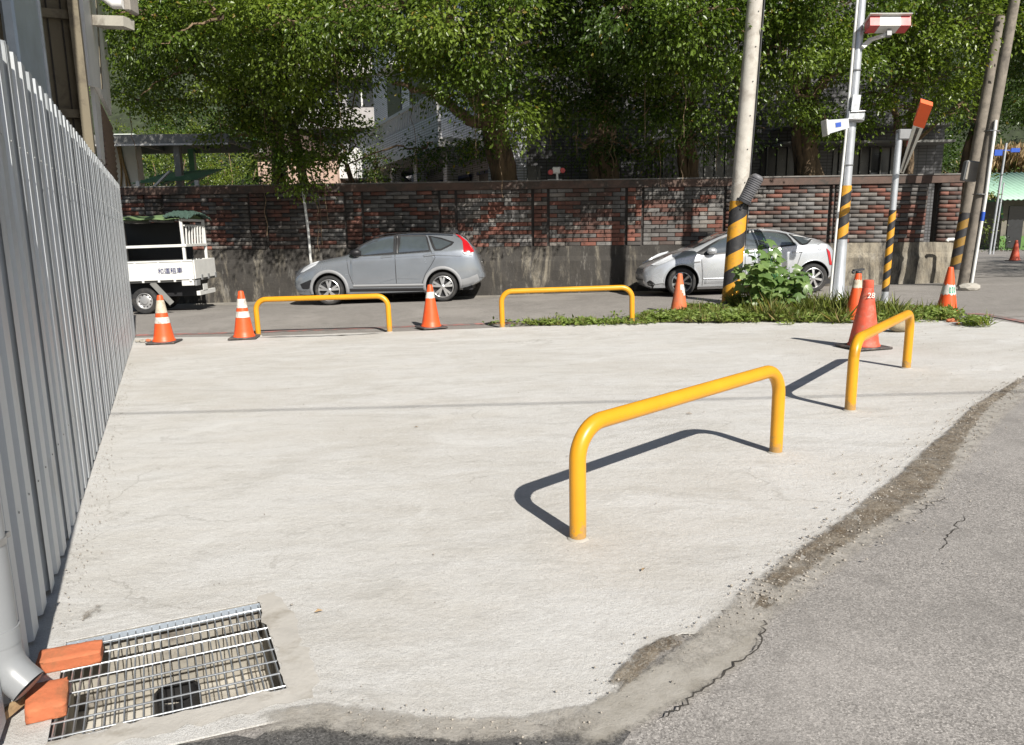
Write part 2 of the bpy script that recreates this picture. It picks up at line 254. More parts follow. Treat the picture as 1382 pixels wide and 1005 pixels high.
# ------------------------------------------------------------------ mesh helpers
def tag(o, label=None, cat=None, group=None, kind=None):
    if label: o['label'] = label
    if cat: o['category'] = cat
    if group: o['group'] = group
    if kind: o['kind'] = kind
    return o
def empty(name, loc=(0, 0, 0), rot=(0, 0, 0), label=None, cat=None, group=None):
    o = bpy.data.objects.new(name, None); o.empty_display_size = .2; COL.objects.link(o); o.location = loc; o.rotation_euler = rot
    return tag(o, label, cat, group)
class MB:
    def __init__(s): s.v = []; s.f = []; s.mi = []; s.m = 0
    def add(s, vs, fs):
        b = len(s.v); s.v.extend([tuple(map(float, q)) for q in vs]); s.f.extend([tuple(b+i for i in f) for f in fs]); s.mi.extend([s.m]*len(fs)); return s
    def box(s, c, d, rz=0, R=None, bev=0):
        hx, hy, hz = d[0]/2, d[1]/2, d[2]/2
        if bev:
            b = min(bev, hx*.9, hy*.9, hz*.9); pts = []; fs = []
            ring = [(-hx+b, -hy), (hx-b, -hy), (hx, -hy+b), (hx, hy-b), (hx-b, hy), (-hx+b, hy), (-hx, hy-b), (-hx, -hy+b)]
            inr = [(-hx+b, -hy+b), (hx-b, -hy+b), (hx-b, -hy+b), (hx-b, hy-b), (hx-b, hy-b), (-hx+b, hy-b), (-hx+b, hy-b), (-hx+b, -hy+b)]
            for z, r in ((-hz, inr), (-hz+b, ring), (hz-b, ring), (hz, inr)): pts += [(x, y, z) for x, y in r]
            for k in range(3):
                for i in range(8): fs.append((k*8+i, k*8+(i+1) % 8, k*8+8+(i+1) % 8, k*8+8+i))
            fs.append(tuple(range(7, -1, -1))); fs.append(tuple(range(24, 32)))
        else:
            pts = [(x, y, z) for z in (-hz, hz) for x, y in ((-hx, -hy), (hx, -hy), (hx, hy), (-hx, hy))]
            fs = [(3, 2, 1, 0), (4, 5, 6, 7), (0, 1, 5, 4), (1, 2, 6, 5), (2, 3, 7, 6), (3, 0, 4, 7)]
        if R is None: R = Matrix.Rotation(rz, 3, 'Z')
        s.add([Vector(c)+R @ Vector(q) for q in pts], fs); return s
    def bar(s, a, b, wd, ht, up=(0, 0, 1), bev=0):            # a box from a to b, wd across, ht along up
        a = Vector(a); b = Vector(b); x = (b-a); L = x.length; x.normalize(); y = Vector(up).cross(x)
        if y.length < 1e-6: y = Vector((0, 1, 0)).cross(x)
        y.normalize(); z = x.cross(y); R = Matrix((x, y, z)).transposed(); return s.box((a+b)/2, (L, wd, ht), R=R, bev=bev)
    def tube(s, path, r, n=12, cap=True, closed=False):
        P = [Vector(q) for q in path]; N = len(P); rs = r if isinstance(r, (list, tuple)) else [r]*N
        t0 = (P[1]-P[0]).normalized(); u = t0.orthogonal().normalized(); pts = []
        for i in range(N):
            tg = (P[min(i+1, N-1)]-P[max(i-1, 0)]).normalized(); u = (u-tg*u.dot(tg)).normalized(); v = tg.cross(u)
            for k in range(n):
                a = 2*PI*k/n; pts.append(P[i]+(u*math.cos(a)+v*math.sin(a))*rs[i])
        fs = [(i*n+k, i*n+(k+1) % n, (i+1)*n+(k+1) % n, (i+1)*n+k) for i in range(N-1) for k in range(n)]
        if cap: fs.append(tuple(range(n-1, -1, -1))); fs.append(tuple((N-1)*n+k for k in range(n)))
        s.add(pts, fs); return s
    def lathe(s, prof, n=24, axis='z', c=(0, 0, 0), cap=True):   # prof: (radius, height) from bottom to top
        pts = []; N = len(prof); c = Vector(c)
        for r_, h in prof:
            for k in range(n):
                a = 2*PI*k/n; q = (r_*math.cos(a), r_*math.sin(a), h)
                if axis == 'y': q = (q[0], -q[2], q[1])        # height runs to -y
                pts.append(c+Vector(q))
        fs = [(i*n+k, i*n+(k+1) % n, (i+1)*n+(k+1) % n, (i+1)*n+k) for i in range(N-1) for k in range(n)]
        if cap:
            if prof[0][0] > 1e-5: fs.append(tuple(range(n-1, -1, -1)))
            if prof[-1][0] > 1e-5: fs.append(tuple((N-1)*n+k for k in range(n)))
        s.add(pts, fs); return s
    def prism(s, poly, d0, d1, axis='y'):                        # poly in the other two axes, extruded from d0 to d1
        n_ = len(poly); mk = {'y': lambda a, b, d: (a, d, b), 'z': lambda a, b, d: (a, b, d), 'x': lambda a, b, d: (d, a, b)}[axis]
        pts = [mk(a, b, d0) for a, b in poly]+[mk(a, b, d1) for a, b in poly]
        fs = [tuple(range(n_)), tuple(range(2*n_-1, n_-1, -1))]+[(i, i+n_, (i+1) % n_+n_, (i+1) % n_) for i in range(n_)]
        s.add(pts, fs); return s
    def grid(s, fn, nu, nv):
        pts = [fn(i/nu, j/nv) for j in range(nv+1) for i in range(nu+1)]
        s.add(pts, [(j*(nu+1)+i, j*(nu+1)+i+1, (j+1)*(nu+1)+i+1, (j+1)*(nu+1)+i) for j in range(nv) for i in range(nu)]); return s
    def ico(s, c, r, sub=1, squash=(1, 1, 1), jit=.0):
        bm = bmesh.new(); bmesh.ops.create_icosphere(bm, subdivisions=sub, radius=1)
        s.add([(c[0]+q.co.x*r*squash[0]*(1+random.uniform(-jit, jit)), c[1]+q.co.y*r*squash[1]*(1+random.uniform(-jit, jit)), c[2]+q.co.z*r*squash[2]*(1+random.uniform(-jit, jit))) for q in bm.verts], [[q.index for q in f.verts] for f in bm.faces]); bm.free(); return s
    def build(s, name, mat, parent=None, smooth=None, fix=True):
        me = bpy.data.meshes.new(name); me.from_pydata(s.v, [], s.f)
        for mm in (mat if isinstance(mat, (list, tuple)) else [mat]): me.materials.append(MATS[mm])
        if any(s.mi): me.polygons.foreach_set('material_index', s.mi)
        if fix:
            bm = bmesh.new(); bm.from_mesh(me); bmesh.ops.recalc_face_normals(bm, faces=bm.faces); bm.to_mesh(me); bm.free()
        o = bpy.data.objects.new(name, me); COL.objects.link(o)
        if parent: o.parent = parent
        if smooth is not None: shade(me, smooth)
        return o
def shade(me, ang):
    me.polygons.foreach_set('use_smooth', [True]*len(me.polygons))
    if ang < 180:
        me.set_sharp_from_angle(angle=math.radians(ang))
def copy_tree(o, parent=None):
    c = o.copy(); COL.objects.link(c)
    if parent: c.parent = parent
    for ch in list(o.children): copy_tree(ch, c)
    return c
def bigmesh(name, V, F, mat, tint=None, parent=None, extra=None):    # numpy mesh, F: (n,3) or (n,4)
    me = bpy.data.meshes.new(name); nv = len(V); nf, k = F.shape
    me.vertices.add(nv); me.vertices.foreach_set('co', np.ascontiguousarray(V, dtype=np.float32).ravel())
    me.loops.add(nf*k); me.loops.foreach_set('vertex_index', np.ascontiguousarray(F, dtype=np.int32).ravel())
    me.polygons.add(nf); me.polygons.foreach_set('loop_start', np.arange(0, nf*k, k, dtype=np.int32))
    me.update(calc_edges=True); me.validate()
    me.materials.append(MATS[mat])
    if tint is not None:
        a = me.attributes.new('tint', 'FLOAT_COLOR', 'POINT'); c4 = np.ones((nv, 4), np.float32); c4[:, :3] = tint; a.data.foreach_set('color', c4.ravel())
    o = bpy.data.objects.new(name, me); COL.objects.link(o)
    if parent: o.parent = parent
    return o
def unit(a): return a/np.maximum(1e-9, np.linalg.norm(a, axis=-1, keepdims=True))
def leaf_quads(C, D, N_, L, Wd):      # leaf base C, direction D, normal N_, length L, width Wd -> folded diamonds
    D = unit(D); S = unit(np.cross(D, N_)); Nn = np.cross(S, D); L = L[:, None]; Wd = Wd[:, None]
    mid = C+D*L*.45; V = np.stack([C, mid+S*Wd*.5+Nn*Wd*.12, C+D*L-Nn*L*.12, mid-S*Wd*.5+Nn*Wd*.12], 1).reshape(-1, 3)
    F = np.arange(len(C)*4).reshape(-1, 4); F = np.concatenate([F[:, [0, 1, 2]], F[:, [0, 2, 3]]], 1).reshape(-1, 3)
    return V, F
def foliage(lobes, dens, leaf=.10, pal=((.030, .065, .012), (.075, .125, .022)), clump=.42, droop=.35, shell=.45):
    """lobes: (x,y,z,rx,ry,rz,weight). Leaves in small sprays through the lobes' outer volume."""
    Cs, Ds, Ns, Ts = [], [], [], []
    for (x, y, z, rx, ry, rz, wt) in lobes:
        area = (rx*ry+ry*rz+rx*rz)*4.19; nc = max(3, int(area*1.2*wt)); lt = RNG.normal()*.13
        u = unit(RNG.normal(size=(nc, 3))); rr = shell+(1-shell)*RNG.random(nc)**.6; rr *= 1+.22*RNG.normal(size=nc)
        cc = np.array([x, y, z])+u*rr[:, None]*np.array([rx, ry, rz])
        nl = max(8, int(dens)); sz = clump*(.6+.8*RNG.random(nc))
        base = np.repeat(cc, nl, 0); out = np.repeat(u, nl, 0); s_ = np.repeat(sz, nl)[:, None]
        off = RNG.normal(size=(nc*nl, 3))*np.array([1, 1, .55])*.5*s_
        P = base+off
        d = unit(out*.6+unit(off)*.7+RNG.normal(size=P.shape)*.5); d[:, 2] -= droop; 
        nn = unit(np.array([0, -.35, .75])+out*.45+RNG.normal(size=P.shape)*.55)
        t = np.clip(np.repeat(RNG.random(nc), nl)*.6+RNG.random(nc*nl)*.4+lt, -.1, 1.15)
        Cs.append(P); Ds.append(d); Ns.append(nn); Ts.append(t)
    C = np.concatenate(Cs); D = np.concatenate(Ds); N_ = np.concatenate(Ns); T = np.concatenate(Ts)
    L = leaf*(.55+.75*RNG.random(len(C))); V, F = leaf_quads(C, D, N_, L, L*.55)
    a, b = np.array(pal[0]), np.array(pal[1]); tint = a+(b-a)*T[:, None]; tint = tint*(.85+.3*RNG.random((len(C), 1)))
    yel = RNG.random(len(C)) < .012; tint[yel] = (.22, .17, .03)
    return V, F, np.repeat(tint, 4, 0)
def text_mesh(name, s, size, mat, parent, loc, rot, extrude=.0015):
    cu = bpy.data.curves.new(name, 'FONT'); cu.body = s; cu.size = size; cu.extrude = extrude; cu.align_x = 'CENTER'; cu.align_y = 'CENTER'
    to = bpy.data.objects.new(name, cu); COL.objects.link(to); bpy.context.view_layer.update()
    me = bpy.data.meshes.new_from_object(to.evaluated_get(bpy.context.evaluated_depsgraph_get())); bpy.data.objects.remove(to)
    me.materials.clear(); me.materials.append(MATS[mat]); o = bpy.data.objects.new(name, me); COL.objects.link(o); o.parent = parent; o.location = loc; o.rotation_euler = rot; return o
def sheet(name, outer, holes, dz, mat, thick=0, zf=None, kind='structure'):   # a flat sheet on the sloping plane, with holes; thick > 0 gives it a skirt
    bm = bmesh.new(); zf = zf or (lambda x, y: plane(x)); loops = []
    for poly in [outer]+list(holes):
        vv = [bm.verts.new((x, y, zf(x, y)+dz)) for x, y in poly]; loops.append(vv)
        for i in range(len(vv)): bm.edges.new((vv[i], vv[(i+1) % len(vv)]))
    bmesh.ops.triangle_fill(bm, use_beauty=True, use_dissolve=False, edges=bm.edges[:])
    for f in bm.faces:
        f.normal_update()
        if f.normal.z < 0: f.normal_flip()
    if thick:
        for vv in loops:
            lo = [bm.verts.new((q.co.x, q.co.y, q.co.z-thick)) for q in vv]
            for i in range(len(vv)):
                j = (i+1) % len(vv); bm.faces.new((vv[i], lo[i], lo[j], vv[j]))
    me = bpy.data.meshes.new(name); bm.to_mesh(me); bm.free(); me.materials.append(MATS[mat])
    o = bpy.data.objects.new(name, me); COL.objects.link(o); return tag(o, kind=kind)
def jag(pts, amp, step, seed=1, closed=True):                                  # roughen a polyline
    r = random.Random(seed); out = []; n_ = len(pts)
    for i in range(n_ if closed else n_-1):
        a = np.array(pts[i][:2]); b = np.array(pts[(i+1) % n_][:2]); L = np.linalg.norm(b-a); k = max(1, int(L/step)); nn = np.array([-(b-a)[1], (b-a)[0]])/max(L, 1e-6)
        for j in range(k):
            q = a+(b-a)*j/k; q = q+nn*r.gauss(0, amp)*(1 if j else .5); out.append((q[0], q[1]))
    if not closed: out.append(tuple(pts[-1][:2]))
    return out
# ------------------------------------------------------------------ ground, road, slab
def g2(q): P = G(*q); return (float(P[0]), float(P[1]))
PIT = [g2(q) for q in ((90, 866), (350, 812), (387, 930), (64, 1003))]      # far left, far right, near right, near left
pc = np.mean(np.array(PIT), 0)
def grow(poly, f): return [tuple(pc+(np.array(q)-pc)*f) for q in poly]
sheet('ground', [(-250, -250), (250, -250), (250, 400), (-250, 400)], [[(-13, -17), (15, -17), (15, 12.4), (-13, 12.4)]], -.03, 'ground_soil')
sheet('asphalt_lane', [(-14, -18), (16, -18), (16, 13.6), (-14, 13.6)], [PIT], -.012, 'asphalt_near')
rd = MB(); rd.grid(lambda u, v: (-30+u*60, 12.2+v*8.3, gz(-30+u*60, 12.2+v*8.3)-.006), 120, 33); tag(rd.build('road', 'asphalt_road', smooth=180), kind='structure')
sr = MB(); sr.grid(lambda u, v: (11.2+u*16, 19.9+v*24, plane(11.2+u*16)+.045), 8, 12); tag(sr.build('side_road', 'asphalt_road'), kind='structure')
near_edge = [(1440, 478), (1378, 511), (1318, 556), (1270, 612), (1225, 655), (1165, 698), (1100, 742), (1045, 778), (1010, 806), (955, 848), (880, 878), (845, 915), (806, 962), (730, 978), (620, 984), (520, 975), (425, 962)]
far_edge = [(182, 456), (350, 454), (526, 448), (678, 442), (860, 435), (1100, 431), (1240, 428), (1330, 430), (1400, 441), (1480, 452)]
ne = jag([g2(q) for q in near_edge], .022, .035, 3, False)
slab_out = [(-6.9, 13.05)]+jag([g2(q) for q in far_edge], .012, .25, 4, False)+[(9.6, 9.8)]+ne+[g2((200, 1012)), g2((60, 1040)), (-1.75, 1.9), (-2.05, 2.2)]
sheet('concrete_slab', slab_out, [PIT], .004, 'concrete_slab', thick=.007)
# smoother mortar apron at the slab's lip, and the cracked asphalt beside it
ap = [(1012, 800), (955, 845), (880, 876), (845, 913), (804, 962), (700, 985), (900, 972), (960, 925), (1028, 872), (1022, 838)]
dk = [(420, 966), (520, 980), (620, 990), (730, 984), (800, 968), (850, 985), (870, 1040), (300, 1060), (150, 1050), (210, 1014)]
sheet('asphalt_patch', jag([g2(q) for q in dk], .02, .06, 9), [], -.007, 'asphalt_patch')
def strip_sheet(name, px, wpx, mat, dz, seed, stepm=.06, amp=.01, zf=None):
    pts = np.array(jag([g2(q) for q in px], amp, stepm, seed, False)); r = random.Random(seed); V = []; F = []
    for i, q in enumerate(pts):
        tg = pts[min(i+1, len(pts)-1)]-pts[max(i-1, 0)]; nn = np.array([-tg[1], tg[0]])/max(1e-6, np.linalg.norm(tg)); f = min(1, i/2, (len(pts)-1-i)/2)
        for s_ in (-.5, .5):
            a = q+nn*wpx*s_*(.35+1.2*r.random())*max(.1, f); V.append((a[0], a[1], (zf or gz)(a[0], a[1])+dz))
    F = [(2*i, 2*i+1, 2*i+3, 2*i+2) for i in range(len(pts)-1)]
    b = MB(); b.add(V, F); return tag(b.build(name, mat), kind='structure')
strip_sheet('asphalt_crack', [(893, 972), (935, 943), (985, 905), (1026, 875), (1034, 845), (1022, 825), (1030, 805)], .0075, 'crack_dark', .0095, 5, .022, .007)
strip_sheet('asphalt_crack', [(1105, 745), (1150, 722), (1168, 700), (1240, 690), (1275, 668)], .005, 'crack_dark', -.009, 6, .03, .012)
strip_sheet('asphalt_crack', [(1268, 742), (1288, 712), (1300, 692)], .006, 'crack_dark', -.009, 7, .03, .012)
strip_sheet('asphalt_crack', [(345, 456), (400, 455), (470, 453), (520, 450)], .05, 'black_hole', .016, 12, .1, .012, lambda x, y: plane(x))
# red no-parking line and the paler gutter on the street
def ribbon(name, px, wd, mat, dz):
    pts = [np.array(g2(q)) for q in px]; V = []
    P = []
    for i in range(len(pts)-1):
        k = max(1, int(np.linalg.norm(pts[i+1]-pts[i])/.3)); P += [pts[i]+(pts[i+1]-pts[i])*j/k for j in range(k)]
    P.append(pts[-1])
    for i, q in enumerate(P):
        tg = P[min(i+1, len(P)-1)]-P[max(i-1, 0)]; nn = np.array([-tg[1], tg[0]])/np.linalg.norm(tg)
        for s_ in np.linspace(-.5, .5, 4): a = q+nn*wd*s_; V.append((a[0], a[1], gz(a[0], a[1])+dz))
    F = [(4*i+k, 4*i+k+1, 4*i+5+k, 4*i+4+k) for i in range(len(P)-1) for k in range(3)]
    b = MB(); b.add(V, F); return tag(b.build(name, mat), kind='structure')
ribbon('red_road_line', [(150, 453), (350, 448), (560, 440), (760, 433), (1000, 425), (1220, 420), (1330, 424), (1400, 437), (1480, 452)], .17, 'red_paint', .001)
gt_ = MB(); gt_.grid(lambda u, v: (-12+u*23, 17.9+v*1.0+(.9-(u*23)*.035), gz(-12+u*23, 18.8)+.004+.012*v), 60, 3); tag(gt_.build('gutter', 'gutter_concrete'), kind='structure')
# dirt washed along the joint between slab and asphalt
def dirt(name, px, wd, dz, seed, mat='dirt', hh=.016):
    pts = np.array([g2(q) for q in px]); P = []
    for i in range(len(pts)-1):
        k = max(1, int(np.linalg.norm(pts[i+1]-pts[i])/.04)); P += [pts[i]+(pts[i+1]-pts[i])*j/k for j in range(k)]
    P.append(pts[-1]); P = np.array(P); N = len(P); r = np.random.default_rng(seed); K = 12; V = []; E = []
    ph = np.cumsum(r.normal(size=N))*.02
    cum = np.interp(np.linspace(0, 1, N), np.linspace(0, 1, len(wd)), wd)
    for i in range(N):
        tg = P[min(i+1, N-1)]-P[max(i-1, 0)]; nn = np.array([-tg[1], tg[0]])/np.linalg.norm(tg)
        for k in range(K+1):
            s_ = k/K*2-1; a = P[i]+nn*s_*cum[i]; e = max(0, min(1-abs(s_), i/8, (N-1-i)/8)); h = hh*min(1, e*2)*r.random()
            V.append((a[0], a[1], plane(a[0])+dz+h)); E.append(min(.47, e*.85))
    F = [(i*(K+1)+k, i*(K+1)+k+1, (i+1)*(K+1)+k+1, (i+1)*(K+1)+k) for i in range(N-1) for k in range(K)]
    b = MB(); b.add(V, F); o = b.build(name, mat, smooth=180); o['kind'] = 'structure'
    at = o.data.attributes.new('edge', 'FLOAT', 'POINT'); at.data.foreach_set('value', np.array(E, np.float32)); return o, P, cum
d1, dP, dW = dirt('dirt_strip', [(1382, 512), (1322, 552), (1280, 600), (1240, 650), (1185, 690), (1120, 735), (1055, 782), (1022, 812)], [.04, .08, .10, .12, .19, .22, .13, .08], .010, 3)
dirt('mortar_apron', [(1040, 790), (1008, 838), (950, 893), (880, 935), (810, 975), (740, 1005)], [.05, .10, .15, .15, .13, .10], .0052, 18, 'mortar_fade', .002)
dirt('dirt_strip', [(1050, 790), (1025, 820), (1015, 845)], [.07, .09, .05], .004, 4)
dirt('dirt_strip', [(955, 852), (880, 880), (840, 920), (800, 965)], [.04, .07, .07, .04], .009, 5)
dirt('dust_strip', [(300, 985), (425, 968), (520, 980), (620, 988), (730, 983), (806, 966), (860, 960)], [.08, .11, .12, .10, .10, .12, .08], .009, 8, 'dust', .006)
dirt('dust_strip', [(880, 920), (960, 870), (1030, 812), (1100, 755), (1170, 708), (1230, 665), (1290, 600), (1340, 552), (1390, 518)], [.1, .18, .2, .24, .24, .22, .22, .2, .2], .0085, 9, 'dust', .005)
dirt('dirt_strip', [(70, 850), (110, 830), (180, 828)], [.07, .11, .06], .0095, 6)
dirt('dirt_strip', [(330, 800), (350, 801), (368, 803)], [.03, .05, .03], .0095, 7)
# gravel and grit
def pebbles(name, C, R):
    n_ = len(C); base = np.array([(1, 0, 0), (-1, 0, 0), (0, 1, 0), (0, -1, 0), (0, 0, 1), (0, 0, -1)], float)
    f = np.array([(0, 2, 4), (2, 1, 4), (1, 3, 4), (3, 0, 4), (2, 0, 5), (1, 2, 5), (3, 1, 5), (0, 3, 5)])
    V = C[:, None, :]+base[None]*R[:, None, None]*(.6+.7*RNG.random((n_, 6, 1)))*np.array([1, 1, .7]); F = (np.arange(n_)*6)[:, None, None]+f[None]
    return tag(bigmesh(name, V.reshape(-1, 3), F.reshape(-1, 3), 'gravel'), kind='stuff')
k = 3800; i = RNG.integers(0, len(dP), k); s_ = RNG.normal(size=k)*.75; tg = np.gradient(dP, axis=0)[i]; nn = unit(np.stack([-tg[:, 1], tg[:, 0]], 1)); q = dP[i]+nn*(s_*dW[i])[:, None]
R_ = .0015+.009*RNG.random(k)**4.5; C_ = np.stack([q[:, 0], q[:, 1], np.array([plane(x) for x in q[:, 0]])+.012+R_*.4], 1)
ap2 = np.array([g2(q) for q in ap]); k2 = 700; a_ = RNG.integers(0, len(near_edge)-1, k2); ed = np.array([g2(q) for q in near_edge]); tt = RNG.random((k2, 1)); q2 = ed[a_]*(1-tt)+ed[a_+1]*tt+RNG.normal(size=(k2, 2))*.07
R2 = .0015+.006*RNG.random(k2)**3; C2 = np.stack([q2[:, 0], q2[:, 1], np.array([plane(x) for x in q2[:, 0]])+.012+R2*.4], 1)
k3 = 1300; x3 = RNG.uniform(-3.5, 8, k3); y3 = RNG.uniform(2.6, 12.5, k3); R3 = .0012+.006*RNG.random(k3)**5; ok = ((np.stack([x3, y3], 1)-FP) @ FN) > .15
C3 = np.stack([x3, y3, np.array([plane(x) for x in x3])+.012+R3*.4], 1)[ok]; R3 = R3[ok]
k4 = 1100; t4 = RNG.random(k4)*8-.2; n4 = np.abs(RNG.normal(size=k4))*.07+.03; q4 = FP+FD*t4[:, None]+FN*n4[:, None]; R4 = .0015+.005*RNG.random(k4)**3; C4 = np.stack([q4[:, 0], q4[:, 1], np.array([plane(x) for x in q4[:, 0]])+.012+R4*.4], 1)
k5 = 700; x5 = RNG.uniform(3.5, 9, k5); y5 = RNG.uniform(5.5, 11.8, k5); R5 = .002+.007*RNG.random(k5)**4; C5 = np.stack([x5, y5, np.array([plane(x) for x in x5])+.012+R5*.4], 1)
pebbles('gravel', np.concatenate([C_, C2, C3, C4, C5]), np.concatenate([R_, R2, R3, R4, R5]))

# ------------------------------------------------------------------ drain
A_, B_, C_, D_ = [np.array([q[0], q[1], plane(q[0])]) for q in PIT]
def Q(u, v, dz=0): a = (A_+(B_-A_)*u)*(1-v)+(D_+(C_-D_)*u)*v; return a+np.array([0, 0, dz])
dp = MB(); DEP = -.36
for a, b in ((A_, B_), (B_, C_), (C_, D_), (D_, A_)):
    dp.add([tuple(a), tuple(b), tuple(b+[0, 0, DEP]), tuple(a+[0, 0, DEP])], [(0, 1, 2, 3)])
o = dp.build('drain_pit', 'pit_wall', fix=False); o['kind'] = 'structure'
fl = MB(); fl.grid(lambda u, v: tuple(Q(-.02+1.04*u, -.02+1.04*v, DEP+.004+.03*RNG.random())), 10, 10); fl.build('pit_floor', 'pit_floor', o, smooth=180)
hp = G(240, 944)-EYE; hp = EYE+hp*((CAM_H-DEP-plane(-1.3))/(-hp[2]))*.97
pp = MB(); pp.lathe([(.095, 0), (.095, .10), (.082, .10), (.082, .01)], 28, c=(hp[0], hp[1], DEP-.03), cap=True); pp.build('outlet_pipe', 'black_hole', o, smooth=40)
gr = empty('drain_grate', Q(.5, .5), label='galvanised steel bar grate over the open drain beside the downpipe', cat='drain grate')
gl = np.array(gr.location)
for i in range(25):
    u = .012+i*.976/24; b = MB(); b.bar(Q(u, .02, -.018)-gl, Q(u, .985, -.015)-gl, .0046, .024); b.build('bearing_bar', 'galvanised', gr)
for j in range(8):
    v = .085+j*.875/7; b = MB(); b.tube([Q(.0, v, -.004)-gl, Q(.5, v, -.0045)-gl, Q(1, v, -.004)-gl], .0042, 6); b.build('cross_rod', 'galvanised', gr, smooth=60)
for (u0, v0, u1, v1) in ((-.0, .012, 1, .012), (0, .99, 1, .99)):
    b = MB(); b.bar(Q(u0, v0, -.02)-gl, Q(u1, v1, -.02)-gl, .005, .036); b.build('end_bar', 'galv_sheet', gr)
bo = [q[:2] for q in (Q(-.10, 1.13), Q(1.13, 1.10), Q(1.16, -.04), Q(1.10, -.10), Q(1.03, -.03), Q(1.001, -.001))]
rim = [tuple(C_[:2]+(B_-A_)[:2]*.0), ]
sheet('drain_border', jag([tuple(q[:2]) for q in (Q(1.0, -.06), Q(1.10, -.08), Q(1.15, .3), Q(1.15, 1.0), Q(1.1, 1.12), Q(.5, 1.14), Q(0, 1.12), Q(0, 1.004), Q(.5, 1.004), Q(1.004, 1.004), Q(1.004, .5))], .009, .04, 31), [], .0065, 'border_concrete')
def loose_brick(cpx, cz, dims, rot, label):
    P = G(*cpx); b = MB(); b.box((0, 0, 0), dims, bev=.006); 
    bm = bmesh.new(); bmesh.ops.create_cube(bm, size=1); bmesh.ops.subdivide_edges(bm, edges=bm.edges, cuts=7, use_grid_fill=True); rb_ = random.Random(len(label))
    for q in bm.verts:
        s2 = np.array([abs(a)*2 for a in q.co]); edge = int((s2 > .98).sum()); d3 = np.array(dims)
        chip = (.004+.006*rb_.random()**3 if edge >= 2 else .0015*rb_.random()); q.co = Vector(tuple(math.copysign(max(0, abs(a)*d-chip*(abs(a) > .49)), a) for a, d in zip(q.co, dims)))
    me_ = bpy.data.meshes.new('brick'); bm.to_mesh(me_); bm.free(); me_.materials.append(MATS['loose_brick']); o = bpy.data.objects.new('brick', me_); COL.objects.link(o); shade(me_, 60); o.location = (P[0], P[1], plane(P[0])+cz); o.rotation_euler = rot; return tag(o, label, 'brick', 'loose bricks on the drain')
loose_brick((97, 897), .037, (.225, .095, .06), (math.radians(8), 0, math.radians(21)), 'orange clay brick lying along the far left edge of the drain grate')
loose_brick((66, 958), .040, (.13, .16, .066), (math.radians(6), math.radians(4), math.radians(28)), 'broken orange brick with muddy top under the downpipe elbow')
# downpipe with elbow
px_, py_ = W(6, 900, 2.36)[:2]; dn = empty('downpipe', (px_, py_, plane(px_)), label='grey plastic downpipe with angled elbow at the end of the corrugated fence', cat='downpipe')
b = MB(); b.tube([(0, 0, .30), (0, 0, 3.2)], .058, 28); b.build('pipe', 'pvc_grey', dn, smooth=50)
b = MB(); b.tube([(0, 0, .30), (0, 0, .36)], .0625, 28); b.tube([(0, 0, .33), (0, 0, .26), (.012, -.002, .215), (.04, -.006, .178), (.085, -.012, .14)], [.0605, .0605, .0605, .0605, .0605], 28, cap=False)
b.tube([(.085, -.012, .14), (.0852, -.012, .1398), (.06, -.009, .16)], [.0605, .053, .053], 28, cap=False); b.build('elbow', 'pvc_grey', dn, smooth=50)
b = MB(); b.tube([(0, 0, .66), (0, 0, .685)], .0605, 28); b.box((.02, .062, .672), (.03, .03, .02)); b.build('clamp', 'clamp_metal', dn, smooth=40)
b = MB(); P = G(12, 985); b.bar((-.05, -.12, .02), (.03, .16, .06), .022, .03); o = b.build('wood_stick', 'wood'); o.location = (P[0]-.02, P[1], plane(P[0])); tag(o, 'weathered wooden stick leaning below the downpipe elbow', 'stick')

# ------------------------------------------------------------------ corrugated fence and the shed behind it
def FQ(t, n_, z): q = FP+FD*t+FN*n_; return np.array([q[0], q[1], z])
def FX(px, py, n_):                                              # (t, z) on the vertical plane n_ metres off the fence line
    d = ray(px, py); o2 = EYE[:2]-FP-FN*n_; k = -(o2@FN)/(d[:2]@FN); P = EYE+d*k; return float((P[:2]-FP)@FD), float(P[2])
fence = empty('corrugated_fence', FQ(0, 0, plane(FP[0])), (0, 0, FANG), 'tall grey corrugated metal sheet fence running along the left of the slab', 'fence')
PER = .245
prof = [(0, 0), (.122, 0), (.142, .045), (.225, .045), (.245, 0)]
def panel_mesh():
    b = MB(); cs = []
    for k in range(3): cs += [(k*PER+a, c) for a, c in prof[:-1]]
    cs.append((3*PER+.03, 0)); H = 2.665; pts = []
    for z in (0, .9, 1.8, H): pts += [(x, c, z) for x, c in cs]
    n_ = len(cs); b.add(pts, [(r*n_+i, r*n_+i+1, (r+1)*n_+i+1, (r+1)*n_+i) for r in range(3) for i in range(n_-1)]); return b
p0 = None
for k in range(19):
    t0 = -2.75+k*3*PER
    if p0 is None: p0 = panel_mesh().build('corrugated_sheet', 'fence_metal', fence, fix=False); p = p0
    else: p = p0.copy(); COL.objects.link(p); p.parent = fence
    gzl = plane(FQ(t0, 0, 0)[0])-plane(FP[0]); p.location = (t0, .0015*(k % 2), gzl+.012+(.03*max(0, -t0) if t0 < 0 else 0)+.004*math.sin(k*2.1)); p.rotation_euler = (0, math.radians(.5), 0)
    for zz_ in (.55, 2.15):
        for xx_ in (.05, .29, .54):
            if k == 0 and xx_ == .05 and zz_ == .55: b = MB(); b.lathe([(.0055, 0), (.0055, .002), (.003, .004)], 8, 'y'); sc0 = b.build('screw', 'screw_metal', p)
            else: sc1 = bpy.data.objects.new('screw', sc0.data); COL.objects.link(sc1); sc1.parent = p
            (sc0 if k == 0 and xx_ == .05 and zz_ == .55 else sc1).location = (xx_, -.0005, zz_)
p0.location.x = -2.75
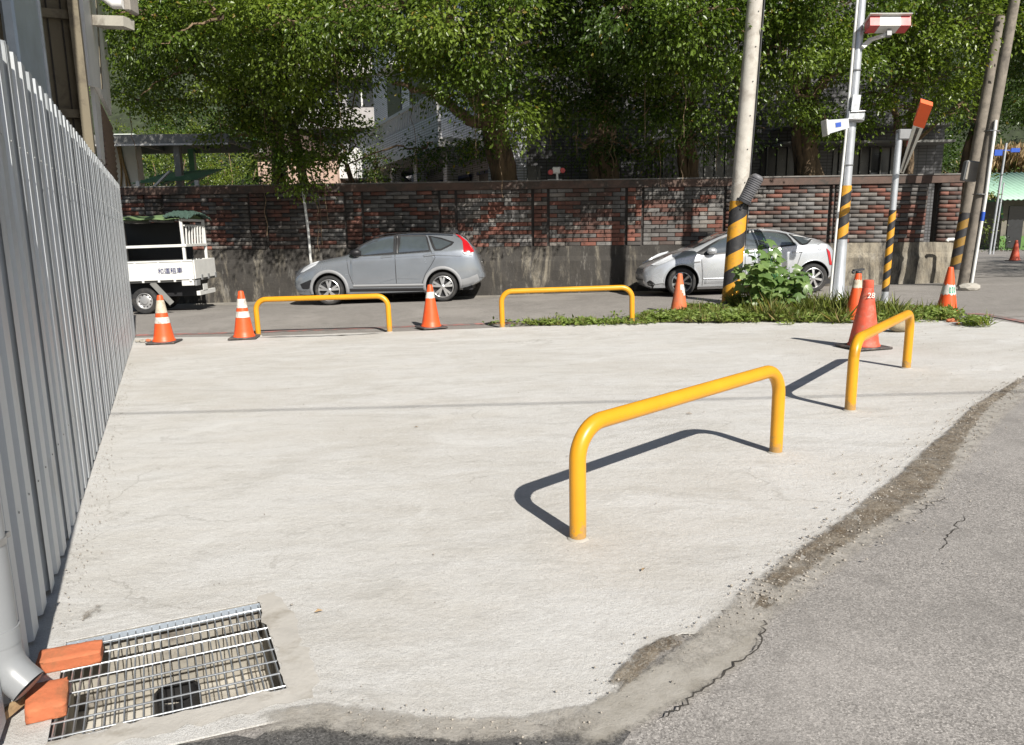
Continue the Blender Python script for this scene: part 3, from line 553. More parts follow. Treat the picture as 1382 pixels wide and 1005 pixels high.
b = MB(); b.bar((-2.7, .075, 2.2), (11.2, .075, 2.08), .05, .05); b.bar((-2.7, .075, .6), (11.2, .075, .5), .05, .05); b.build('rail', 'steel_grey', fence)
sh = empty('shed_building', FQ(5, -2, plane(-5)), (0, 0, FANG), 'old metal clad building with open bay rising behind the corrugated fence', 'building')
def SL(t, n_, z): return (t-5, -(n_+2), z-plane(-5))                  # shed local (t along, n towards the slab)
def sbox(name, t0, t1, n0, n1, z0, z1, mat, parent=sh):
    b = MB(); a = np.array(SL(t0, n0, z0)); c = np.array(SL(t1, n1, z1)); b.box((a+c)/2, np.abs(c-a)); return b.build(name, mat, parent)
sbox('back_wall', -3, 7.3, -1.35, -1.25, -.2, 6.3, 'wall_beige')
for t_ in np.arange(-2.5, 7.1, .42): sbox('wall_rib', t_, t_+.035, -1.25, -1.215, -.2, 6.2, 'wall_beige')
for z_ in (2.95, 4.3, 5.6): sbox('wall_rail', -3, 7.0, -1.215, -1.16, z_, z_+.10, 'wall_beige')
for t_ in (3.9,): sbox('wall_post', t_, t_+.3, -1.25, -1.02, 0, 6.2, 'wall_beige')
sbox('lintel', 7.1, 7.332, -4, -.06, 5.0, 5.7, 'steel_grey')
t0, _ = FX(16, 0, -.30); t1, _ = FX(50, 0, -.30)
b = MB(); a = np.array(SL(t0+.06, -.40, 0)); c = np.array(SL(t1, -.30, 6.2)); b.box((a+c)/2, np.abs(c-a), bev=.02); b.build('galvanised_column', 'galv_sheet', sh)
sbox('column_trim', t1+.004, t1+.07, -.42, -.28, 0, 6.2, 'galvanised')
sbox('roof', -4, 11.0, -6, -.05, 6.25, 6.45, 'steel_grey'); sbox('bay_wall', 7.35, 7.45, -4, -.06, -.2, 6.25, 'wall_beige'); sbox('side_wall', 7.46, 11.0, -.62, -.5, -.2, 6.25, 'panel_white')
for n2 in (-.86, -.76, -.62, -.50, -.42, -.27): sbox('bay_rib', 7.335, 7.35, n2, n2+.018, -.2, 6.2, 'crack_dark')
for z2 in (3.1, 4.25, 5.35): sbox('bay_rail', 7.27, 7.332, -4, -.18, z2, z2+.10, 'wall_beige')
sbox('bay_post', 7.2, 7.332, -.17, -.06, -.2, 6.25, 'wall_beige')
sbox('ceiling_sheet', -4, 9, -6, -.5, 5.9, 5.95, 'steel_grey')
def fpoly(name, pxs, n0, n1, mat):
    b = MB(); pts = [FX(x, y, n1) for x, y in pxs]; pl = [(SL(t, 0, z)[0], SL(t, 0, z)[2]) for t, z in pts]
    b.prism(pl, SL(0, n0, 0)[1], SL(0, n1, 0)[1], 'y'); return b.build(name, mat, sh)
fpoly('white_panel', [(108, -40), (122, 115), (133, 118), (138, 128), (151, 156), (138, -40)], -.16, -.10, 'panel_white')
fpoly('white_post', [(126.5, 116), (133.5, 118), (142.5, 222), (137, 214)], -.22, -.165, 'panel_white')
fpoly('panel_seam', [(127, -40), (128.5, -40), (139, 120), (137.6, 120)], -.099, -.09, 'wall_beige')
(ta, za), (tb, zb) = FX(134, 120, -.15), FX(158, 246, -.15)
tl0, tl1 = FX(137, 170, -.2)[0], FX(157, 235, -.2)[0]
for k in range(16):
    z_ = 2.35+k*.105
    b = MB(); b.bar(SL(tl0, -.20, z_), SL(tl1, -.20, z_), .05, .07, up=(0, -.5, 1)); b.build('louvre_slat', 'louvre_brown', sh)
sbox('louvre_back', tl0, tl1, -.30, -.26, 2.2, 4.1, 'steel_grey')
e0 = W(137, 27, 12.6); e1 = W(174, 31, 12.6)
ev = empty('roof_eave', e0, label='weathered cream eave end and curved gutter at the shed roof corner', cat='roof eave')
b = MB(); b.bar((-.12, .1, 0), Vector(e1-e0), .26, .15); b.build('eave_beam', 'cream_paint', ev)
b = MB(); b.tube([(.02, -.1, .55), (.12, -.1, .32), (.28, -.1, .2), (.42, -.1, .2)], .07, 10); b.tube([(.0, .1, .75), (.2, .1, .45), (.42, .1, .3)], .05, 10); b.build('gutter', 'panel_white', ev, smooth=50)
b = MB(); b.box((.47, .05, .32), (.10, .3, .42), bev=.02); b.build('cement_end', 'gutter_concrete', ev)
b = MB(); b.box((.12, .35, .66), (.7, .4, .2)); b.build('soffit', 'wall_beige', ev)

# ------------------------------------------------------------------ brick wall
WA = np.array([-10.2, 19.62]); WB = np.array([10.95, 18.42]); WL = float(np.linalg.norm(WB-WA)); WANG = math.atan2(*(WB-WA)[::-1])
wall = empty('brick_wall', (*WA, 0), (0, 0, WANG), 'long stained brick wall on a concrete plinth behind the parked cars', 'wall')
wdir = (WB-WA)/WL; wn = np.array([wdir[1], -wdir[0]])
def wx(px, py=300):                                                # x along the wall under a pixel
    d = ray(px, py)[:2]; A = np.stack([d, -wdir], 1); return float(np.linalg.solve(A, WA)[1])
Z0, Z1 = 1.27, 2.68; NR = 14; RH = (Z1-Z0)/NR; BL = .392
pil = [(wx(a), wx(b_)) for a, b_ in ((198, 222), (338, 360), (467, 490), (594, 616), (719, 740), (845, 867), (977, 998), (1118, 1124))]
pier = (wx(1263), WL); slit = (wx(1250), wx(1263))
b = MB(); b.box((slit[0]/2, .13, 2.0), (slit[0], .2, 1.52)); b.box(((pier[0]+WL)/2, .13, 2.0), (WL-pier[0], .2, 1.52)); b.build('joint_backing', 'brick_joint', wall)
b = MB(); b.box((WL/2, .10, Z1+.09), (WL, .36, .18)); b.build('coping', 'coping', wall)
b = MB(); b.box((WL/2, .10, Z1+.196), (WL+.04, .40, .03)); b.build('coping_slab', 'coping_top', wall)
def plin(u, v):
    z = -.45+v*(Z0+.45); y = -.04 if z < .92 else -.0; j = .018*math.sin(u*173+z*9)+.012*math.sin(u*61+3*z)
    return (u*WL, y-.03+j*.5, z)
b = MB(); b.grid(plin, 220, 14); b.box((WL/2, .14, .41-.01), (WL, .3, 1.70)); b.build('plinth', 'plinth', wall, fix=False)
segs = []; cur = 0.0
for a, c in pil:
    segs.append((cur, a, 0)); segs.append((a, c, 1)); cur = c
segs.append((cur, slit[0], 0)); segs.append((pier[0], pier[1], 1))
PALB = [(.30, .10, .065), (.24, .082, .055), (.34, .13, .09), (.18, .07, .05), (.28, .27, .26), (.23, .225, .22), (.34, .31, .28), (.19, .18, .175), (.09, .08, .075), (.15, .11, .095)]
PW = np.array([.12, .1, .06, .07, .17, .16, .1, .1, .06, .06]); PW /= PW.sum()
bricks = []
for (a, c, pr_) in segs:
    gap = .028; a += gap; c -= gap
    for r in range(NR):
        z = Z0+RH*(r+.5); x = a
        first = True
        while x < c-.02:
            L = BL*(.5 if (first and r % 2) else 1.0); 
            if c-x-L < .09: L = c-x
            L = min(L, c-x); first = False
            tone = int(RNG.choice(10, p=PW)) if not pr_ else int(RNG.choice(10, p=[.1, .12, .05, .2, .03, .05, .05, .05, .2, .15]))
            bricks.append((x+L/2, z, L-.012, .016+.012*RNG.random()+(.035 if pr_ else 0), tone)); x += L
def brickgeo(tone, j):
    b = MB(); hx, hz = .5, RH/2-.006; q = .004
    pts = [(-hx, 0, -hz), (hx, 0, -hz), (hx, 0, hz), (-hx, 0, hz), (-hx+.012, -1, -hz+q), (hx-.012, -1, -hz+q), (hx-.012, -1, hz-q), (-hx+.012, -1, hz-q)]
    return pts, [(4, 5, 6, 7), (0, 1, 5, 4), (1, 2, 6, 5), (2, 3, 7, 6), (3, 0, 4, 7)]
bricks.sort(key=lambda q: (WA[0]+wdir[0]*q[0]-.6)**2+(WA[1]+wdir[1]*q[0])**2)
bmesh_v = {}
pts0, fs0 = brickgeo(0, 0)
for tone in range(10):
    V = np.array(pts0); F = np.array(fs0); o = bigmesh('brick', V, F, 'brick', np.tile(np.array(PALB[tone]), (8, 1))); bmesh_v[tone] = o.data; bpy.data.objects.remove(o)
for (x, z, L, dpt, tone) in bricks[:300]:
    o = bpy.data.objects.new('brick', bmesh_v[tone]); COL.objects.link(o); o.parent = wall; o.location = (x, .03, z); o.scale = (L, .03+dpt, 1)
V = []; F = []; T = []
for (x, z, L, dpt, tone) in bricks[300:]:
    k = len(V); V += [(x+p[0]*L, .03+p[1]*(.03+dpt), z+p[2]) for p in pts0]; F += [tuple(k+i for i in f) for f in fs0]; T += [PALB[tone]]*8
tag(bigmesh('bricks', np.array(V), np.array(F), 'brick', np.array(T), wall), kind='stuff')
x_ = wx(418); b = MB(); b.tube([(0, 0, 0), (-.02, 0, 1.0), (-.09, 0, 2.0)], .035, 10); o = b.build('wall_pipe', 'pvc_white', smooth=50); o.location = (*(WA+wdir*x_+wn*.09), .72); tag(o, 'thin white pipe standing against the brick wall behind the grey car', 'pipe')
P = WA+wdir*wx(752, 245)-wn*.1; lm = empty('wall_lamp', (*P, Z1+.18), label='small red and white lamp bracket on top of the brick wall', cat='lamp')
b = MB(); b.bar((-.24, 0, .03), (.12, 0, .03), .12, .05); b.bar((0, 0, .03), (.0, 0, .2), .05, .05, up=(1, 0, 0)); b.build('bracket', 'white_paint', lm)
b = MB(); b.box((-.02, -.02, .27), (.2, .14, .16), bev=.02); b.build('lamp_body', 'white_paint', lm)
for s_ in (-1, 1): b = MB(); b.lathe([(.055, 0), (.07, .05), (.06, .1)], 14, 'y', c=(-.02+s_*.15, .0, .24+.02*s_)); b.build('lamp_lens', 'red_gloss', lm, smooth=50)
# ------------------------------------------------------------------ yellow hoops
def hoop(pa, pb, label, H=.63, r=.0455, br=.19):
    A = G(*pa); B = G(*pb); A[2] = plane(A[0]); B[2] = plane(B[0]); c = (A+B)/2; d = B-A; L = float(np.linalg.norm(d))
    rt = empty('barrier_hoop', c, (0, -math.asin(d[2]/L), math.atan2(d[1], d[0])), label, 'barrier', 'yellow hoop barriers round the slab')
    path = [(-L/2, 0, -.05), (-L/2, 0, H-br)]
    for k in range(1, 11): a = PI-k*PI/20; path.append((-L/2+br+br*math.cos(a), 0, H-br+br*math.sin(a)))
    path += [(L*f, 0, H) for f in (-.2, 0, .2)]
    for k in range(0, 11): a = PI/2-k*PI/20; path.append((L/2-br+br*math.cos(a), 0, H-br+br*math.sin(a)))
    path.append((L/2, 0, -.05)); b = MB(); b.tube(path, r, 24); b.build('bent_tube', 'yellow_paint', rt, smooth=60)
    for s_ in (-1, 1):
        b = MB(); b.lathe([(.066, -.01), (.06, .006), (.052, .011), (.0462, .014)], 20, c=(s_*L/2, 0, 0)); b.build('foot_grout', 'mortar', rt, smooth=40)
hoop((780, 727), (1047, 611), 'large yellow hoop barrier nearest the camera, in the middle of the slab')
hoop((1147, 554), (1223, 497), 'yellow hoop barrier on the right, in front of the worn orange cone')
hoop((349, 453), (526, 448), 'yellow hoop barrier on the far edge in front of the grey car')
hoop((678, 442), (853, 436), 'yellow hoop barrier on the far edge between the two parked cars')

# ------------------------------------------------------------------ cones
def cone(px, h, col, bands, label, base=True, rb=.17, rt_=.042, cap=False, extra=None, rz=.3, tilt=0, lim=True):
    P = G(*px); rt = empty('traffic_cone', (P[0], P[1], gz(P[0], P[1])+(.012 if P[1] < 13.1 else 0)), (0, tilt, rz), label, 'traffic cone', 'traffic cones round the slab')
    z0 = .03
    def R(z): return rb+(rt_-rb)*((z-z0)/(h-z0))
    b = MB(); b.lathe([(R(z0)+.012, z0), (R(z0)+.01, z0+.02), (R(z0+.03), z0+.035)]+[(R(z), z) for z in np.linspace(z0+.1, h-.02, 6)]+[(rt_, h-.01), (rt_-.008, h), (rt_-.014, h-.02)], 28)
    if cap: b.lathe([(rt_+.016, h-.10), (rt_+.02, h-.09), (rt_+.014, h-.01), (rt_+.004, h)], 24)
    b.build('cone_body', col, rt, smooth=40)
    for (za, zb, mm, rag) in bands:
        b = MB(); n_ = 40; r1 = random.Random(int(za*1000)); ja = [r1.uniform(-rag, rag) for _ in range(n_)]; jb = [r1.uniform(-rag, rag) for _ in range(n_)]
        pts = []
        for k in range(n_):
            a = 2*PI*k/n_
            for z in (za+ja[k], zb+jb[k]): pts.append(((R(z)+.0025)*math.cos(a), (R(z)+.0025)*math.sin(a), z))
        b.add(pts, [(2*k, 2*((k+1) % n_), 2*((k+1) % n_)+1, 2*k+1) for k in range(n_)]); b.build('reflective_band', mm, rt, smooth=60)
    if base: b = MB(); b.box((0, 0, .016), (2*rb+.12, 2*rb+.12, .03), bev=.012); b.build('cone_foot', 'cone_base', rt)
    return rt, R
c1, _ = cone((222, 463), .79, 'cone_orange', [(.50, .71, 'cone_cream', .002), (.33, .43, 'cone_white', .002)], 'orange traffic cone with a cream and a white band, nearest the metal fence', rz=.1)
cone((330, 457), .80, 'cone_orange', [(.52, .67, 'cone_white', .002), (.36, .46, 'cone_white', .002)], 'orange traffic cone with two white bands beside the left hoop barrier', rz=.15)
cone((582, 443), .76, 'cone_orange', [(.53, .64, 'cone_white', .003)], 'orange traffic cone with one narrow white band between the two far hoops', rz=.5)
c4, R4_ = cone((916, 424), .76, 'cone_faded', [], 'faded pale orange cone with a white patch in front of the silver car wheel', base=False, rb=.165)
def patch_on(root, R, a0, a1, z0, z1, mat, name, off=.004, shape=None):
    b = MB(); pts = []
    for i in range(9):
        for j in range(5):
            a = a0+(a1-a0)*i/8; z = z0+(z1-z0)*j/4
            pts.append(((R(z)+off)*math.cos(a), (R(z)+off)*math.sin(a), z))
    b.add(pts, [(i*5+j, (i+1)*5+j, (i+1)*5+j+1, i*5+j+1) for i in range(8) for j in range(4) if not shape or shape(i, j)]); return b.build(name, mat, root, smooth=60)
patch_on(c4, R4_, -1.6-.3, -.5-.3, .36, .56, 'cone_white', 'white_patch', shape=lambda i, j: i+2*j > 3)
c5, R5_ = cone((1152, 434), .80, 'cone_orange', [(.55, .68, 'cone_cream', .012)], 'orange cone with a frayed cream collar and black top, behind the worn cone', rb=.15, rz=.2, tilt=.03)
b = MB(); b.ico((0, 0, .80), .05, 2, (1.0, 1, .8)); b.bar((-.1, 0, .83), (.1, .02, .85), .05, .03); b.ico((-.1, 0, .80), .03, 1); b.build('black_cap', 'dark_plastic', c5, smooth=50)
c6, R6_ = cone((1165, 470), .88, 'cone_worn', [], 'tall worn red orange cone with a white number, right of the centre of the slab', rb=.19, rt_=.05, cap=True, rz=.25)
patch_on(c6, R6_, -1.95-.25, -1.15-.25, .64, .73, 'cone_worn', 'label_patch', .002)
o = text_mesh('number', '28', .10, 'ink_white', c6, (-.0267, -.1045, .685), (math.radians(100), 0, -.25), .002)
c7, R7_ = cone((1277, 424), .80, 'cone_orange', [(.33, .50, 'cone_white', .02)], 'orange cone with a torn white band and green print beside the round drain', rb=.165, rz=.1)
for (a0, a1, z0, z1) in ((-2.0, -1.75, .36, .46), (-1.62, -1.4, .36, .47), (-1.28, -1.05, .37, .46)):
    patch_on(c7, R7_, a0-.1, a1-.1, z0, z1, 'sticker_green', 'green_print', .005, shape=lambda i, j: not (i in (3, 4, 5) and j in (1, 2)))
cone((1369, 352), .75, 'cone_worn', [], 'small far orange cone standing in the shade beside the green roofed hut', rz=.4)
P = G(1213, 448); b = MB(); b.ico((0, 0, .085), .15, 3, (1.15, .9, .62), .03); o = b.build('stone', 'stone', smooth=180); o.location = (P[0], P[1], plane(P[0])+.012); tag(o, 'rounded tan stone lying behind the right hoop barrier', 'stone')
r_ = random.Random(5)
for k in range(7):
    b = MB(); b.ico((0, 0, .02), .02+.03*r_.random(), 1, (1.3, 1, .7), .15); o = b.build('rubble_piece', r_.choice(['gravel', 'loose_brick', 'mortar', 'stone'])); P = G(186+k*7, 461+r_.uniform(-2, 2)); o.location = (P[0], P[1], plane(P[0])+.012); tag(o, 'small broken rubble lump on the slab between the fence end and the first cone', 'rubble', 'rubble by the fence end')
for k in range(4):
    b = MB(); b.ico((0, 0, .02), .03+.025*r_.random(), 1, (1.3, 1, .7), .15); o = b.build('brick_fragment', 'loose_brick'); P = G(1281+k*4, 436+r_.uniform(-2, 4)); o.location = (P[0], P[1], plane(P[0])+.012); tag(o, 'reddish brick fragment beside the small roadside drain', 'brick fragment', 'brick fragments by the roadside drain')
# roadside drain
P = G(1300, 431); sg = empty('street_drain', (P[0], P[1], plane(P[0])+.016), (0, 0, -.35), 'small dark iron drain grating beside the green printed cone', 'drain grate')
b = MB(); b.box((0, 0, 0), (.75, .42, .006)); b.build('drain_opening', 'black_hole', sg)
for k in range(11): b = MB(); b.box((-.34+k*.068, 0, .012), (.03, .40, .016)); b.build('grate_bar', 'steel_grey', sg)

# ------------------------------------------------------------------ poles
def hazard(name, period, turns, flip=1, yel=((.62, .30, .02), (.30, .19, .07))):
    m, t, n, l, p = newmat(name); tc = n.new('ShaderNodeTexCoord'); s = n.new('ShaderNodeSeparateXYZ'); l.new(tc.outputs['Object'], s.inputs[0])
    at = n.new('ShaderNodeMath'); at.operation = 'ARCTAN2'; l.new(s.outputs[1], at.inputs[0]); l.new(s.outputs[0], at.inputs[1])
    a = n.new('ShaderNodeMath'); a.operation = 'MULTIPLY'; a.inputs[1].default_value = -flip*turns/(2*PI); l.new(at.outputs[0], a.inputs[0])
    z = n.new('ShaderNodeMath'); z.operation = 'DIVIDE'; z.inputs[1].default_value = period; l.new(s.outputs[2], z.inputs[0])
    ad = n.new('ShaderNodeMath'); l.new(a.outputs[0], ad.inputs[0]); l.new(z.outputs[0], ad.inputs[1])
    fr = n.new('ShaderNodeMath'); fr.operation = 'FRACT'; l.new(ad.outputs[0], fr.inputs[0])
    gt = n.new('ShaderNodeMath'); gt.operation = 'GREATER_THAN'; gt.inputs[1].default_value = .5; l.new(fr.outputs[0], gt.inputs[0])
    co = tc.outputs['Object']; y = mix(n, l, ramp(n, l, noise(n, l, co, 9, 7, .7), [(.5, 0.), (.68, .75)]), *yel)
    k = mix(n, l, ramp(n, l, noise(n, l, co, 14, 7, .7), [(.5, 0.), (.7, .6)]), (.03, .03, .033), (.075, .07, .068))
    l.new(mix(n, l, gt.outputs[0], k, y), p.inputs['Base Color']); p.inputs['Roughness'].default_value = .55
hazard('hazard_wide', .60, 1); hazard('hazard_mid', .40, 1); hazard('hazard_thin', .30, 1); hazard('hazard_old', .40, 1, 1, ((.28, .16, .03), (.14, .09, .05)))
def aim(a, b):
    d = (Vector(b)-Vector(a)); return Vector((0, 0, 1)).rotation_difference(d).to_euler(), d.length
def polething(name, a, b, label, cat):
    e, L = aim(a, b); return empty(name, a, e, label, cat), L
Bp = G(986, 409); Tp = W(1019, 0, Bp[1]); up_ = Bp+(Tp-Bp)*1.4
p1, L1 = polething('utility_pole', Bp, up_, 'concrete utility pole with yellow and black warning wrap, nearest the leafy weed', 'utility pole')
zs = lambda y: float((Bp[2]-0) + 0)
H1 = float(np.linalg.norm(Tp-Bp)); zw = H1*(408-264)/408
b = MB(); b.tube([(0, 0, -.2), (0, 0, L1/2), (0, 0, L1)], [.172, .15, .128], 28); b.build('shaft', 'concrete_pole', p1, smooth=60)
b = MB(); b.tube([(0, 0, 0), (0, 0, zw)], [.178, .171], 32, cap=False); b.build('warning_wrap', 'hazard_wide', p1, smooth=60)
for k in range(9):
    b = MB(); z = zw+.35+k*.62; r0 = .172-.044*z/L1; b.lathe([(.012, 0), (.012, .006)], 8, 'y', c=(.04, -r0-.0005, z)); b.build('bolt_hole', 'black_hole', p1)
for k, (ox, oy) in enumerate(((.165, -.06), (.18, 0), (.172, .05))):
    b = MB(); b.tube([(ox*(1.08 if z < zw+.3 else 1), oy-.012*math.sin(z*2+k), z) for z in np.linspace(zw-.9+.3*k, L1, 14)], .011, 6); b.build('cable', 'dark_plastic', p1, smooth=60)
ca = W(1003, 273, Bp[1]-.12); cb = W(1024, 236, Bp[1]-.2); cl, Lc = polething('cable_closure', ca, cb, 'dark ribbed cable closure tilted against the concrete utility pole', 'cable closure')
pr = [(.11, .04)]; 
for k in range(12): z = .06+k*(Lc-.1)/12; pr += [(.132, z), (.132, z+.022), (.116, z+.026), (.116, z+(Lc-.1)/12-.004)]
pr += [(.11, Lc-.03), (.07, Lc)]
b = MB(); b.lathe(pr, 24); b.build('ribbed_cover', 'rib_plastic', cl, smooth=40)
b = MB(); b.lathe([(.155, 0), (.155, .035), (.12, .05)], 24); b.build('flange', 'dark_plastic', cl, smooth=40)
for k in range(4): b = MB(); b.tube([(.07*math.cos(k*1.57), .07*math.sin(k*1.57), .01), (.075*math.cos(k*1.57), .075*math.sin(k*1.57), -.14)], .022, 10); b.build('cable_port', 'dark_plastic', cl, smooth=60)
b = MB(); b.bar((-.12, .02, .1), (-.25, .12, .2), .04, .08); b.build('bracket', 'dark_plastic', cl)

B2 = G(1129, 408); T2 = W(1163, 0, B2[1]); p2, L2 = polething('steel_pole', B2, B2+(T2-B2)*1.35, 'grey steel pole with striped middle section and white conduit, right of the silver car', 'pole')
H2 = float(np.linalg.norm(T2-B2)); f2 = lambda y: H2*(406-y)/406
b = MB(); b.tube([(0, 0, -.1), (0, 0, .05), (0, 0, .06), (0, 0, f2(315))], [.15, .135, .128, .1], 28); b.build('lower_shaft', 'steel_pole', p2, smooth=50)
b = MB(); b.tube([(0, 0, f2(315)-.05), (0, 0, L2)], [.094, .066], 24); b.build('upper_shaft', 'steel_pole', p2, smooth=60)
b = MB(); b.tube([(0, 0, f2(316)), (0, 0, f2(242))], [.104, .1], 28, cap=False); b.build('warning_wrap', 'hazard_mid', p2, smooth=60)
b = MB(); b.tube([(-.165, -.06, 0), (-.15, -.06, f2(300)), (-.112, -.05, f2(180)), (-.095, -.05, L2)], .024, 10); b.build('conduit', 'pvc_white', p2, smooth=60)
for z in (f2(215), f2(90), f2(40)): b = MB(); b.lathe([(.1, 0), (.104, .004), (.104, .016), (.1, .02)], 24, c=(-.005, 0, z)); b.build('strap', 'clamp_metal', p2, smooth=40)
Pk = W(1150, 158, B2[1]-.02); bk = empty('pole_bracket', Pk, (0, .07, 0), 'weathered clamp bracket and small plate on the steel pole', 'bracket')
b = MB(); b.box((0.02, -.06, -.0), (.34, .16, .18), bev=.03); b.box((-.02, -.1, .24), (.15, .06, .28)); b.build('clamp_body', 'galvanised', bk)
b = MB(); b.tube([(-.14, -.16, -.06), (.12, -.16, -.06), (.17, -.1, .0), (.15, -.05, .12)], .022, 8); b.tube([(-.1, -.15, .07), (.16, -.14, .1)], .018, 8); b.build('u_bolt', 'clamp_metal', bk, smooth=50)
hs = empty('horn_speaker', W(1128, 170, B2[1]-.1), (0, -.16, 0), 'pale grey box speaker sticking out left from the steel pole', 'speaker')
b = MB(); b.prism([(-.19, -.12), (.2, -.08), (.2, .09), (-.19, .13)], -.11, .11, 'y'); b.build('housing', 'steel_pole', hs)
b = MB(); b.box((-.20, 0, 0), (.04, .25, .29), bev=.01); b.build('front_rim', 'white_paint', hs)
b = MB(); b.box((.0, -.113, .01), (.10, .006, .08)); b.build('label_plate', 'sign_blue', hs); b.children if False else None
fl_ = empty('camera_housing', W(1197, 33, B2[1]-.3), (math.radians(-16), math.radians(2), -.1), 'red and white striped camera housing on an arm near the top of the steel pole', 'camera')
b = MB(); b.prism([(-.13, -.09), (.13, -.09), (.13, .06), (.05, .09), (-.13, .09)], -.17, .19, 'x'); b.build('housing', 'white_paint', fl_)
for x0, x1 in ((-.34, -.172), (.192, .36)): b = MB(); b.prism([(-.13, -.09), (.13, -.09), (.13, .06), (.05, .09), (-.13, .09)], x0, x1, 'x'); b.build('red_end', 'red_gloss', fl_)
b = MB(); b.box((0, -.02, .098), (.74, .36, .012), bev=.004); b.build('sun_shield', 'white_paint', fl_)
b = MB(); b.box((.03, 0, -.17), (.08, .08, .1)); b.box((.0, 0, -.02), (.5, .05, .02)); b.build('swivel', 'grey_plastic', fl_)
b = MB(); a_ = Vector(W(1199, 47, B2[1]-.3)-W(1197, 33, B2[1]-.3)); c_ = Vector(W(1162, 57, B2[1]-.05)-W(1197, 33, B2[1]-.3)); b.bar(a_, c_+Vector((.1, 0, .08)), .06, .05); b.bar(c_+Vector((.15, 0, .09)), c_+Vector((0, 0, -.05)), .06, .08); b.build('arm', 'white_paint', fl_)

B3 = G(1193, 412); T3 = W(1214, 180, B3[1]); p3, L3 = polething('barrier_post', B3, T3, 'thin striped grey post with a small top box and a raised orange tipped arm', 'barrier post')
b = MB(); b.tube([(0, 0, -.1), (0, 0, L3)], [.062, .056], 20); b.build('shaft', 'steel_pole', p3, smooth=60)
b = MB(); b.tube([(0, 0, L3*.085), (0, 0, L3*.565)], [.0645, .0625], 24, cap=False); b.build('warning_wrap', 'hazard_thin', p3, smooth=60)
b = MB(); b.box((.12, 0, L3-.02), (.32, .16, .18), bev=.015); b.build('head_box', 'grey_plastic', p3)
b = MB(); b.box((.20, -.05, L3-.2), (.1, .1, .14)); b.build('red_bracket', 'red_gloss', p3)
a_ = W(1217, 232, B3[1]-.12); c_ = W(1250, 140, B3[1]-1.9); ar = None; INV = (Matrix.Translation(Vector(B3)) @ p3.rotation_euler.to_matrix().to_4x4()).inverted()
dv = Vector(c_-a_); U = Vector((1, .15, -.25)).normalized(); N3 = dv.normalized().cross(U)
def armseg(f0, f1, w0, w1, t_, name, mat, par):
    b = MB(); pts = []
    for f, w_ in ((f0, w0), (f1, w1)):
        for s1, s2 in ((-1, -1), (1, -1), (1, 1), (-1, 1)): pts.append(INV @ (Vector(a_)+dv*f+U*(w_/2*s1)+N3*(t_/2*s2)))
    b.add(pts, [(3, 2, 1, 0), (4, 5, 6, 7), (0, 1, 5, 4), (1, 2, 6, 5), (2, 3, 7, 6), (3, 0, 4, 7)]); return b.build(name, mat, par)
ar = armseg(0, .72, .08, .19, .05, 'barrier_arm', 'white_paint', p3); ar['label'] = 'raised white barrier arm with a bright orange tip'; armseg(.72, 1.02, .205, .22, .08, 'orange_tip', 'arm_orange', ar); armseg(.02, .70, .02, .06, .06, 'reflective_strip', 'cone_base', ar)

B4 = G(1300, 386); T4 = W(1364, 30, B4[1]); p4, L4 = polething('leaning_pole', B4, B4+(T4-B4)*1.12, 'leaning weathered concrete pole with a white conduit beyond the end of the brick wall', 'utility pole')
b = MB(); b.tube([(0, 0, -.1), (0, 0, L4)], [.125, .10], 20); b.build('shaft', 'pole_dark', p4, smooth=60)
H4 = float(np.linalg.norm(T4-B4)); b = MB(); b.tube([(.09, -.14, 0), (.05, -.15, H4*.35), (-.02, -.145, H4*.62), (-.02, -.13, H4*.64)], .034, 10); b.build('conduit', 'pvc_white', p4, smooth=60)
b = MB(); b.tube([(.062, -.148, H4*.26), (.058, -.148, H4*.295)], .040, 10); b.build('blue_tape', 'sign_blue', p4, smooth=60)
for z in (.36, .6): b = MB(); b.lathe([(.155, 0), (.155, .02)], 16, c=(0, -.03, H4*z)); b.build('strap', 'clamp_metal', p4)
P = G(1311, 391); b = MB(); b.ico((0, 0, .05), .2, 2, (1.2, .8, .5), .15); o = b.build('mortar_lump', 'mortar'); o.location = (P[0]-.05, P[1], gz(P[0], P[1])); tag(o, 'pale mortar lump at the foot of the leaning pole', 'mortar lump')
B5 = W(1287, 372, B4[1]+.6); B5[2] = gz(B5[0], B5[1]); T5 = W(1334, 110, B4[1]+.6); p5, L5 = polething('old_pole', B5, B5+(T5-B5)*1.3, 'dark old pole with faded hazard stripes behind the leaning concrete pole', 'utility pole')
b = MB(); b.tube([(0, 0, -.1), (0, 0, L5)], [.125, .10], 18); b.build('shaft', 'pole_dark', p5, smooth=60)
b = MB(); b.tube([(0, 0, L5*.06), (0, 0, L5*.28)], [.128, .122], 20, cap=False); b.build('warning_wrap', 'hazard_old', p5, smooth=60)
P = W(1309, 231, B4[1]+.3); bx_ = empty('meter_box', P, (0, .12, 0), 'small grey weathered box fixed to the old dark pole', 'box')
b = MB(); b.box((0, 0, 0), (.30, .16, .44), bev=.02); b.build('case', 'grey_plastic', bx_); b = MB(); b.box((0, -.086, 0), (.25, .012, .38)); b.build('lid', 'gutter_concrete', bx_)
P = G(1283, 382); gp = MB(); gp.tube([(.0, 0, 0), (.02, 0, .98), (.01, 0, 1.02), (-.03, 0, 1.04), (-.16, 0, 1.04), (-.19, 0, 1.0)], .042, 12); o = gp.build('bent_pipe', 'pvc_white', smooth=60); o.location = P; tag(o, 'pale bent pipe sticking up at the right end of the brick wall', 'pipe')
# overhead cable, whose faint shadow crosses the slab
b = MB(); b.tube([(x, -.15-.02*x, 6.6-.35*(1-((x-3)/30)**2)+SLOPE*x*.5) for x in np.linspace(-27, 33, 41)], .0125, 8); tag(b.build('overhead_cable', 'dark_plastic', smooth=60), 'black overhead cable strung high across the concrete slab', 'cable')

